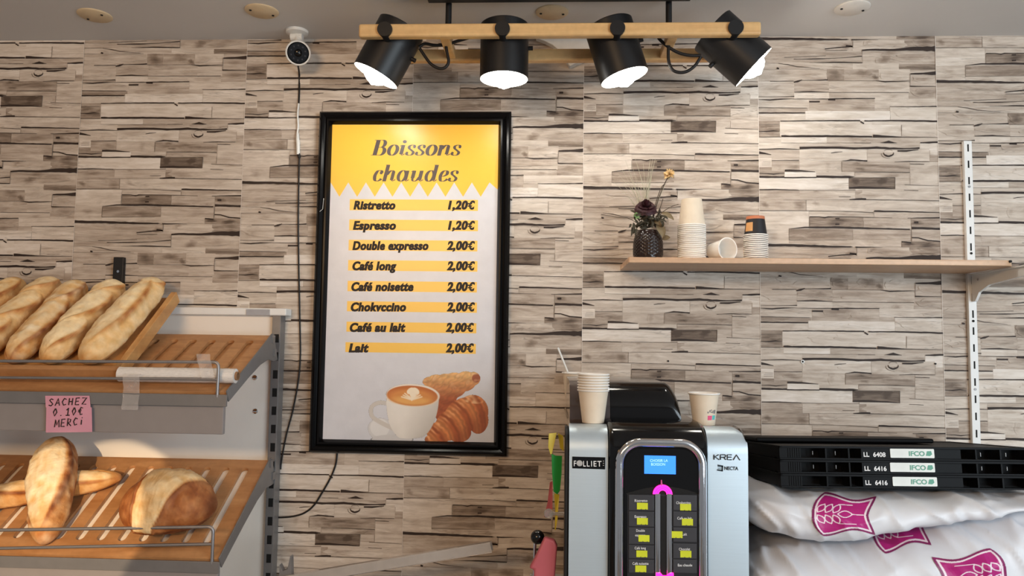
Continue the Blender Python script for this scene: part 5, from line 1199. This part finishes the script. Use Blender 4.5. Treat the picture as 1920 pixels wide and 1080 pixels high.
for k in range(1, 7):
    c = copy_tree(c0); c.location = base2+Vector((0, 0, 0.0063*k))
    tag(c, 'beige paper cup, '+('topmost' if k == 6 else ORD[6-k]+' from the top')+' of the stack on the coffee machine', 'cup', 'stack of paper cups on the coffee machine')
cz = at(1076, 697, 0.20)
c3 = make_cup('paper_cup', Vector((cz.x, -0.20, hz+0.0005-0.060)), 'paper cup with a white stirrer behind the smoked bean hopper', None, 0.0345, 0.026, 0.078, M['cup_beige'], M['cup_rim'])
c3.location = Vector((at(1077, 698, 0.055).x, -0.055, at(1077, 698, 0.055).z-0.078))
q0, q1 = at(1066, 702, 0.05), at(1046, 652, 0.05)
tag(MB().tube([q0+(q0-q1)*0.9, q1], 0.0032, 10).build('stirrer', M['white_plastic'], smooth=60), 'white plastic stirrer standing in the paper cup behind the machine', 'stirrer')
zb = c3.location.z
MB().box(MX0-0.01+0.02, MX0+0.09, -0.098, -0.012, MZT-0.001, zb-0.0002).build('rear_water_box', M['black_plastic'], bpy.data.objects['coffee_machine'], bevel=0.003)

# ------------------------------------------------------------------ things hanging left of the machine
HD = 0.50
def ribbon_poly(pts, nm, m, lab, cat, d=HD, th=0.002, fold=0.004):
    q = [at(px, py, d) for px, py in pts]
    mb = MB(); cx_ = sum(v.x for v in q)/len(q); cz_ = sum(v.z for v in q)/len(q)
    mb.prism([(v.x, v.z) for v in q], lambda a, b, h: (a, h+fold*math.sin((b-cz_)*90)+(a-cx_)*0.35, b), -d, -d+th)
    o = mb.build(nm, m, fix=True, bevel=0.0004); return tag(o, lab, cat)
hk = at(1043, 963, HD)
t4 = thing('clear_hook', hk, 'clear plastic suction hook on the left side of the coffee machine', 'hook')
clear = mat('clear_plastic', rgb(210, 205, 198), 0.08, trans=0.75, coat=0.4)
MB().cyl((MX0-0.001, -HD, hk.z), (at(1031, 963, HD).x, -HD, hk.z), 0.004, n=16).build('stem', clear, t4, smooth=40)
MB().lathe([(0.0, -0.004), (0.010, -0.004), (0.0115, 0.0), (0.010, 0.004), (0, 0.004)], 20, Matrix.Translation(at(1029, 963, HD)) @ Matrix.Rotation(math.pi/2, 4, 'X')).build('knob', clear, t4, smooth=40)
MB().lathe([(0.0, 0.006), (0.006, 0.005), (0.011, 0.0)], 20, Matrix.Translation((MX0-0.0012, -HD, hk.z)) @ Matrix.Rotation(-math.pi/2, 4, 'Y')).build('suction_cup', clear, t4, smooth=40)
gm = mat('green_paper', rgb(40, 150, 62), 0.45); ym = mat('yellow_paper', rgb(206, 184, 58), 0.5); pm = mat('pink_wrap', rgb(178, 88, 96), 0.45, bump=0.2, nscale=20)
ribbon_poly([(1029, 813), (1044, 812), (1035, 850), (1032, 852), (1028, 838)], 'paper_strip', ym, 'yellow folded paper at the top of the strips left of the coffee machine', 'paper', HD+0.004)
ribbon_poly([(1046, 812), (1056, 818), (1057, 846), (1050, 840)], 'paper_strip', ym, 'short yellow paper fold close to the coffee machine side', 'paper', HD-0.03)
ribbon_poly([(1034, 850), (1042, 854), (1054, 855), (1053, 890), (1050, 921), (1045, 928), (1038, 922), (1035, 885)], 'paper_strip', gm, 'green paper strip hanging left of the coffee machine', 'paper', HD+0.002)
ribbon_poly([(1039, 925), (1049, 927), (1047, 950), (1045, 975), (1042, 995), (1040, 993), (1041, 960)], 'paper_strip', ym, 'narrow yellow paper tail hanging below the green strip', 'paper', HD-0.012)
ribbon_poly([(1031, 904), (1036, 902), (1036, 958), (1030, 968), (1020, 969), (1027, 940)], 'paper_strip', pm, 'small pink paper strip hanging behind the clear hook', 'paper', HD-0.03)
t5 = thing('knob_lever', at(1006, 1080, 0.47), 'black ball knob on a thin metal rod left of the coffee machine', 'lever')
kb = at(1008, 1007, 0.47)
mb = MB(); r_ = 0.0165
mb.lathe([(r_*math.sin(a), -r_*math.cos(a)) for a in [math.pi*i/16 for i in range(17)]], 28, Matrix.Translation(kb)); mb.build('ball', M['black_gloss'], t5, smooth=180)
MB().tube([(kb.x-0.006, kb.y, kb.z-0.012), (kb.x-0.008, kb.y, CT)], 0.0035, 10).build('rod', M['chrome'], t5, smooth=60)
q = [(1021, 1008), (1040, 1013), (1045, 1024), (1041, 1075), (1036, 1130), (1000, 1130), (1001, 1068), (992, 1066), (1003, 1046)]
v = [at(px, py, 0.51) for px, py in q]
mb = MB(); mb.prism([(a.x, a.z) for a in v], lambda a, b, h: (a, h, b), -0.512, -0.490)
tag(mb.build('pink_bag', pm, bevel=0.005, segs=3, fix=True, smooth=50), 'pink wrapped paper bag in front of the black knob', 'bag')
# clear angled rail
r0, r1 = at(520, 1090, 0.30), at(922, 1024, 0.34)
t6 = thing('clear_rail', Vector((r0.x, r0.y, CT)), 'long clear plastic channel slanting up above the counter edge', 'rail')
ax = (r1-r0).normalized(); upv = Vector((0, 0, 1)); sdv = ax.cross(upv).normalized(); upv = sdv.cross(ax)
clr = mat('clear_rail_plastic', rgb(208, 200, 192), 0.14, trans=0.45, coat=0.5)
prof = [(-0.012, 0.011), (0.012, 0.013), (0.014, 0.011), (0.014, -0.011), (0.0115, -0.011), (0.0115, 0.009), (-0.0095, 0.007), (-0.0095, -0.013), (-0.012, -0.013)]
mb = MB(); Ln = (r1-r0).length; mb.prism(prof, lambda a, b, h: r0+ax*h+sdv*a+upv*b, 0, Ln); mb.build('channel', clr, t6, fix=True, bevel=0.0006)
MB().tube([r0-sdv*-0.012-upv*0.012, r1-sdv*-0.012-upv*0.012], 0.0012, 8).build('bright_edge', M['chrome'], t6)
cl0 = at(538, 1075, 0.30)
mb = MB(); cw = [at(px, py, 0.30) for px, py in ((524, 1110), (525, 1058), (531, 1070), (540, 1066), (545, 1042), (547, 1044), (548, 1110))]
mb.prism([(a.x, a.z) for a in cw], lambda a, b, h: (a, h, b), -0.305, -0.285); mb.build('end_clip', M['grey_steel'], t6, fix=True, bevel=0.0008)
MB().box(cl0.x-0.012, cl0.x+0.012, -0.305, -0.285, 0.0, at(538, 1108, 0.3).z).build('post', M['grey_steel'], t6)
t6.location.z = 0
for ch in t6.children: ch.location.z += CT

# ------------------------------------------------------------------ flat folded black crates
CW, CD, CH = 0.60, 0.385, 0.0325
fl_ = at(1465, 914, 0.42); TILT = math.radians(-5.2)
MC = Matrix.Translation(fl_) @ Matrix.Rotation(math.radians(-0.6), 4, 'Y') @ Matrix.Rotation(TILT, 4, 'X')
label_m = mat('crate_label', rgb(222, 226, 222), 0.5); ifco = mat('crate_green_ink', rgb(86, 150, 128), 0.5)
crate_m = mat('crate_black', rgb(10, 10, 12), 0.5, var=0.1, nscale=80, spec=0.14)
def lx_(px): return (px-1466)/756.0
nums = ['LL 6416', 'LL 6416', 'LL 6408']
cl_lab = ['bottom folded black crate with white label, resting on the flour bags', 'middle folded black crate with white label in the stack of three', 'top folded black crate with white label, number ending in eight']
for k in range(3):
    z0 = CH*k+0.0003*k
    def T(x, y, z, z0=z0): return MC @ Vector((x, y, z+z0))
    t = thing('folding_crate', T(0.3, 0.2, 0), cl_lab[k], 'crate', 'stack of folded black crates')
    MB().box(0.002, CW-0.002, 0.05, CD, 0.001, CH-0.002, T=T).build('base', crate_m, t)
    mb = MB(); mb.box(0, CW, 0.0, 0.02, CH-0.0055, CH, T=T); mb.box(0, CW, 0.0, 0.02, 0.0, 0.0045, T=T)
    for y0 in (0.02, CD-0.012): mb.box(0, 0.006, 0.0, CD, CH-0.006, CH, T=T) if y0 < 0.1 else mb.box(0, CW, CD-0.012, CD, CH-0.006, CH, T=T)
    mb.box(CW-0.006, CW, 0.0, CD, CH-0.006, CH, T=T); mb.build('rim', crate_m, t, bevel=0.0008)
    def rib(a, b, y0=0.001, z0_=0.003, z1_=CH-0.003, y1=0.05): MB().box(max(0, lx_(a)), min(CW, lx_(b)), y0, y1, z0_, z1_, T=T).build('rib', crate_m, t)
    rib(1466, 1504); rib(1612, 1746); rib(1746, 1790, 0.006); rib(1904, 1925)
    for px in (1549, 1590, 1815, 1858): rib(px-1.3, px+1.3)
    for px in range(1482, 1504, 4): rib(px-0.9, px+0.9, -0.0005, 0.005, CH-0.006, 0.002)
    for px in (1509, 1533, 1554, 1574, 1594, 1835, 1880):
        if k > 0: MB().box(lx_(px)-0.0006, lx_(px)+0.0006, 0.030, 0.0325, 0.010, 0.019, T=T).build('latch_pin', M['grey_steel'], t)
    # label
    ox = (4, -2, 1)[k]
    a, b = lx_(1663+(0, -1, 0)[k]+ox*0.3), lx_(1741+(0, -1, 0)[k])
    if k == 0: a, b = lx_(1664), lx_(1742)
    lab = MB(); lab.prism(rrect(a, b, 0.0065, 0.0278, 0.002, 4), lambda x, z, h: T(x, h, z), -0.0006, 0.001); lo = lab.build('label', label_m, t, fix=True)
    u = (T(1, 0, 0)-T(0, 0, 0)); nrm = (T(0, -1, 0)-T(0, 0, 0))
    mb = MB(); put_text(mb, 'IFCO', T(lx_(1696), -0.0011, 0.0115), T(lx_(1724), -0.0011, 0.0115), ht=0.0112, bold=0.03, n=nrm); mb.build('lettering', ifco, lo)
    mb = MB(); c0_, c1_ = lx_(1726), lx_(1737)
    mb.prism([(c0_, 0.012), (c0_+0.009, 0.0112), (c1_, 0.0155), (c1_-0.002, 0.023), (c0_+0.003, 0.0225)], lambda x, z, h: T(x, h, z), -0.0011, -0.0006); mb.build('emblem', ifco, lo, fix=True)
    for word, xa, xb in ((nums[k][:2], 1616, 1626), (nums[k][3:], 1633, 1655)):
        mb = MB(); put_text(mb, word, T(lx_(xa), 0.0004, 0.0085), T(lx_(xb), 0.0004, 0.0085), ht=0.0108, bold=0.025, n=nrm); mb.build('lettering', M['white_ink'], t)
# folded handle bar lying on the top crate towards the back
def T3(x, y, z): return MC @ Vector((x, y, z+3*CH+0.0015))
hb = MB(); hb.box(0.0, 0.465, 0.20, 0.385, 0.0, 0.012, T=T3)
tag(hb.build('crate_insert', crate_m, bevel=0.004), 'flat black plastic panel lying at the back of the top crate', 'panel')

# ------------------------------------------------------------------ flour bags
bag_m = mat('bag_paper', rgb(218, 219, 224), 0.42, var=0.03, nscale=8, bump=0.25, bscale=22, coat=0.12)
bag_m.node_tree.nodes['Principled BSDF'].inputs['Coat Roughness'].default_value = 0.3
def ridge(p): return 1-abs(noise.noise(p))*2
def flour_bag(zt, zb, x0, x1, yc, hd, seed, lid=None):
    """zt, zb: functions of x giving the top and bottom"""
    nu, nv = 150, 88; off = Vector((seed*5.7, seed*2.1, seed*9.3))
    def fn(i, j):
        s = i/(nu-1); x = lerp(x0, x1, s); a = 2*math.pi*j/nv
        u = abs(2*s-1); env = (1-u**5)**0.5
        T_, B_ = zt(x), zb(x); cz = (T_+B_)/2; hh = (T_-B_)/2*(0.10+0.90*env); dd = hd*(0.62+0.38*env)
        ca, sa = math.cos(a), math.sin(a)
        y = -dd*math.copysign(abs(ca)**0.62, ca); z = hh*math.copysign(abs(sa)**0.82, sa)
        p = Vector((x, y, z))
        q = Vector((x*5.0, y*4, z*9))+off
        f1 = ridge(q+Vector((0, 0, x*3)))**3; f2 = ridge(q*1.9+Vector((3, 7, 1)))**2
        f3 = ridge(Vector((x*17+z*14, z*9, y*5))+off)**3
        endk = 0.35+0.65*min(1, u*1.25)**2
        rt = 0.4+0.9*max(0, (x-0.72)/0.5)
        w = (0.012*f1+0.009*f2+0.011*f3)*min(1.3, max(endk, rt))-0.004
        k = 1 if ca > -0.3 else 0.3
        top = 0.35 if abs(sa) > 0.97 else 1
        n_ = Vector((0, -ca, sa*0.6))
        o_ = Vector((x, yc+y, cz+z))+n_*(w*k*top-0.006)
        if lid: 
            yl = min(0.45, max(0.0, o_.y-fl_.y)); o_.z = min(o_.z, lid(x)+yl*math.tan(TILT)-0.0025)
        return o_
    mb = MB(); mb.grid(nu, nv, fn, cv=True)
    mb.f.append(tuple(range(nv-1, -1, -1))); mb.f.append(tuple((nu-1)*nv+k for k in range(nv)))
    return mb
def curve(pts):
    def f(x):
        if x <= pts[0][0]: return pts[0][1]
        for (a, b), (c, d) in zip(pts[:-1], pts[1:]):
            if x <= c:
                k = (x-a)/(c-a); k = k*k*(3-2*k); return lerp(b, d, k)
        return pts[-1][1]
    return f
BD = 0.50
def bp(px, py, d=BD): v = at(px, py, d); return (v.x, v.z)
seam_px = [(1405, 1027), (1500, 1032), (1620, 1038), (1690, 1024), (1740, 1010), (1840, 990), (1920, 972), (2050, 962)]
seam = curve([bp(*q) for q in seam_px])
BX0 = MX1+0.018
crate_b = lambda x: (MC @ Vector((x-fl_.x, 0.0, 0))).z
BX1 = 1.36
top1 = curve([(BX0, crate_b(BX0)+0.006), (0.56, crate_b(0.56)+0.004), (0.60, crate_b(0.6)-0.014), (1.15, crate_b(1.15)-0.014), (1.25, crate_b(1.15)-0.012), (BX1, crate_b(1.15)-0.03)])
def top1f(x): return top1(x)
b1 = flour_bag(lambda x: top1(x), lambda x: seam(x)+0.002, BX0, BX1, -0.285, 0.215, 1, lid=lambda x: crate_b(x) if x > 0.555 else 9)
bag1 = b1.build('flour_bag', bag_m, smooth=180); tag(bag1, 'white flour bag with a whole pink wheat shield, directly under the black crates', 'bag', 'white flour bags')
b2 = flour_bag(lambda x: seam(x)-0.002, lambda x: CT+0.0065, BX0, BX1+0.02, -0.285, 0.222, 2)
bag2 = b2.build('flour_bag', bag_m, smooth=180); tag(bag2, 'lower white flour bag with a partly cut off pink shield at the bottom right', 'bag', 'white flour bags')
# printed shields, wrapped on the bags
from mathutils.bvhtree import BVHTree
pr_m = mat('bag_print', (1, 1, 1, 1), 0.42, attr=True, var=0.05, nscale=40)
def shield(bag, quad, nm, flip=False, w=150, h=150, clip_=None):
    me = bag.data; bv = BVHTree.FromPolygons([v.co.copy() for v in me.vertices], [tuple(p.vertices) for p in me.polygons])
    U, V_ = np.meshgrid(np.linspace(-1.08, 1.08, w), np.linspace(-1.08, 1.08, h))
    if flip: u, v = -U, -V_
    else: u, v = U, V_
    # wavy shield outline: round left end (ear tip), notched right edge
    top = 0.86+0.13*np.cos((u+0.55)*3.4)-0.05*u; bot = -(0.86+0.13*np.cos((u+0.55)*3.4)-0.05*u)
    left = -1+0.38*np.abs(v)**2.6; rightb = 0.92-0.16*np.cos(v*math.pi)*0.5+0.10*np.abs(v)
    sd = np.minimum(np.minimum((top-v)*0.9, (v-bot)*0.9), np.minimum(u-left, rightb-u))
    m = np.zeros(u.shape+(3,)); P_ = np.array([176, 30, 118.]); Dk = np.array([132, 34, 92.]); Wt = np.array([236, 220, 228.])
    m[:] = P_; m[sd < 0.15] = Wt; m[sd < 0.085] = Dk
    def draw(px, py, r):
        pass
    ink = np.zeros(u.shape)
    def line(pts, r=0.020):
        for (ax_, ay), (bx_, by) in zip(pts[:-1], pts[1:]):
            dx, dy = bx_-ax_, by-ay; hq = np.clip(((u-ax_)*dx+(v-ay)*dy)/(dx*dx+dy*dy), 0, 1)
            ink[:] = np.maximum(ink, (np.hypot(u-ax_-hq*dx, v-ay-hq*dy) < r))
    def leaf(cx_, cy, ln, wd, ang):
        ca, sa = math.cos(math.radians(ang)), math.sin(math.radians(ang))
        up_ = [(lerp(-ln, ln, i/14), wd*math.sin(math.pi*i/14)) for i in range(15)]; lo_ = [(a, -b) for a, b in reversed(up_)]
        line([(cx_+a*ca-b*sa, cy+a*sa+b*ca) for a, b in up_+lo_])
    leaf(0.08, 0.02, 0.24, 0.15, 0); line([(0.3, 0.02), (0.72, 0.0)])
    for k, (x_, y_) in enumerate(((-0.20, 0.26), (-0.45, 0.27), (-0.70, 0.27))):
        leaf(x_, y_, 0.22, 0.11, 62 if k < 2 else 58); leaf(x_, -y_+0.04, 0.22, 0.11, -62 if k < 2 else -58)
    line([(-0.13, 0.46), (0.30, 0.44)]); line([(-0.1, -0.42), (0.44, -0.42)])
    m[(ink > 0) & (sd > 0.15)] = Wt
    q = [Vector(at(*p, 0.495)) for p in quad]                      # tl, tr, br, bl
    vs = []; cs = []; fs = []; ids = -np.ones(u.shape, int)
    lin = np.where(m/255 <= 0.04045, m/255/12.92, ((m/255+0.055)/1.055)**2.4)
    o = Vector(CAM)
    ctr = (q[0]+q[1]+q[2]+q[3])/4
    for i in range(h):
        for j in range(w):
            if sd[i, j] < 0.0: continue
            a = (U[i, j]+1)/2; b = (1-V_[i, j])/2
            p = q[0].lerp(q[1], a).lerp(q[3].lerp(q[2], a), b)
            if bag is not bag2 or True:
                hit = bv.ray_cast(o, (p-o).normalized())
            if hit[0] is None: continue
            if clip_ and not clip_(hit[0]): continue
            ids[i, j] = len(vs); vs.append(hit[0]+(o-p).normalized()*0.0018); cs.append((*lin[i, j], 1))
    for i in range(h-1):
        for j in range(w-1):
            k = (ids[i, j], ids[i+1, j], ids[i+1, j+1], ids[i, j+1])
            if min(k) >= 0 and max((vs[k[0]]-vs[k[2]]).length, (vs[k[1]]-vs[k[3]]).length) < 0.05: fs.append(k)
    mb = MB(); mb.add(vs, fs, cs)
    return mb.build(nm, pr_m, bag, col=True, smooth=180)
def sq(cx_, cy, w_, h_, rot=0.0):
    ca, sa = math.cos(rot), math.sin(rot); return [(cx_+a*ca-b*sa, cy+a*sa+b*ca) for a, b in ((-w_, -h_), (w_, -h_), (w_, h_), (-w_, h_))]
shield(bag1, sq(1580, 965, 58, 41, 0.03), 'pink_shield')
shield(bag2, sq(1822, 1078, 66, 46, -0.10), 'pink_shield', flip=True)
shield(bag2, sq(1686, 988, 52, 46, -0.12), 'pink_shield')
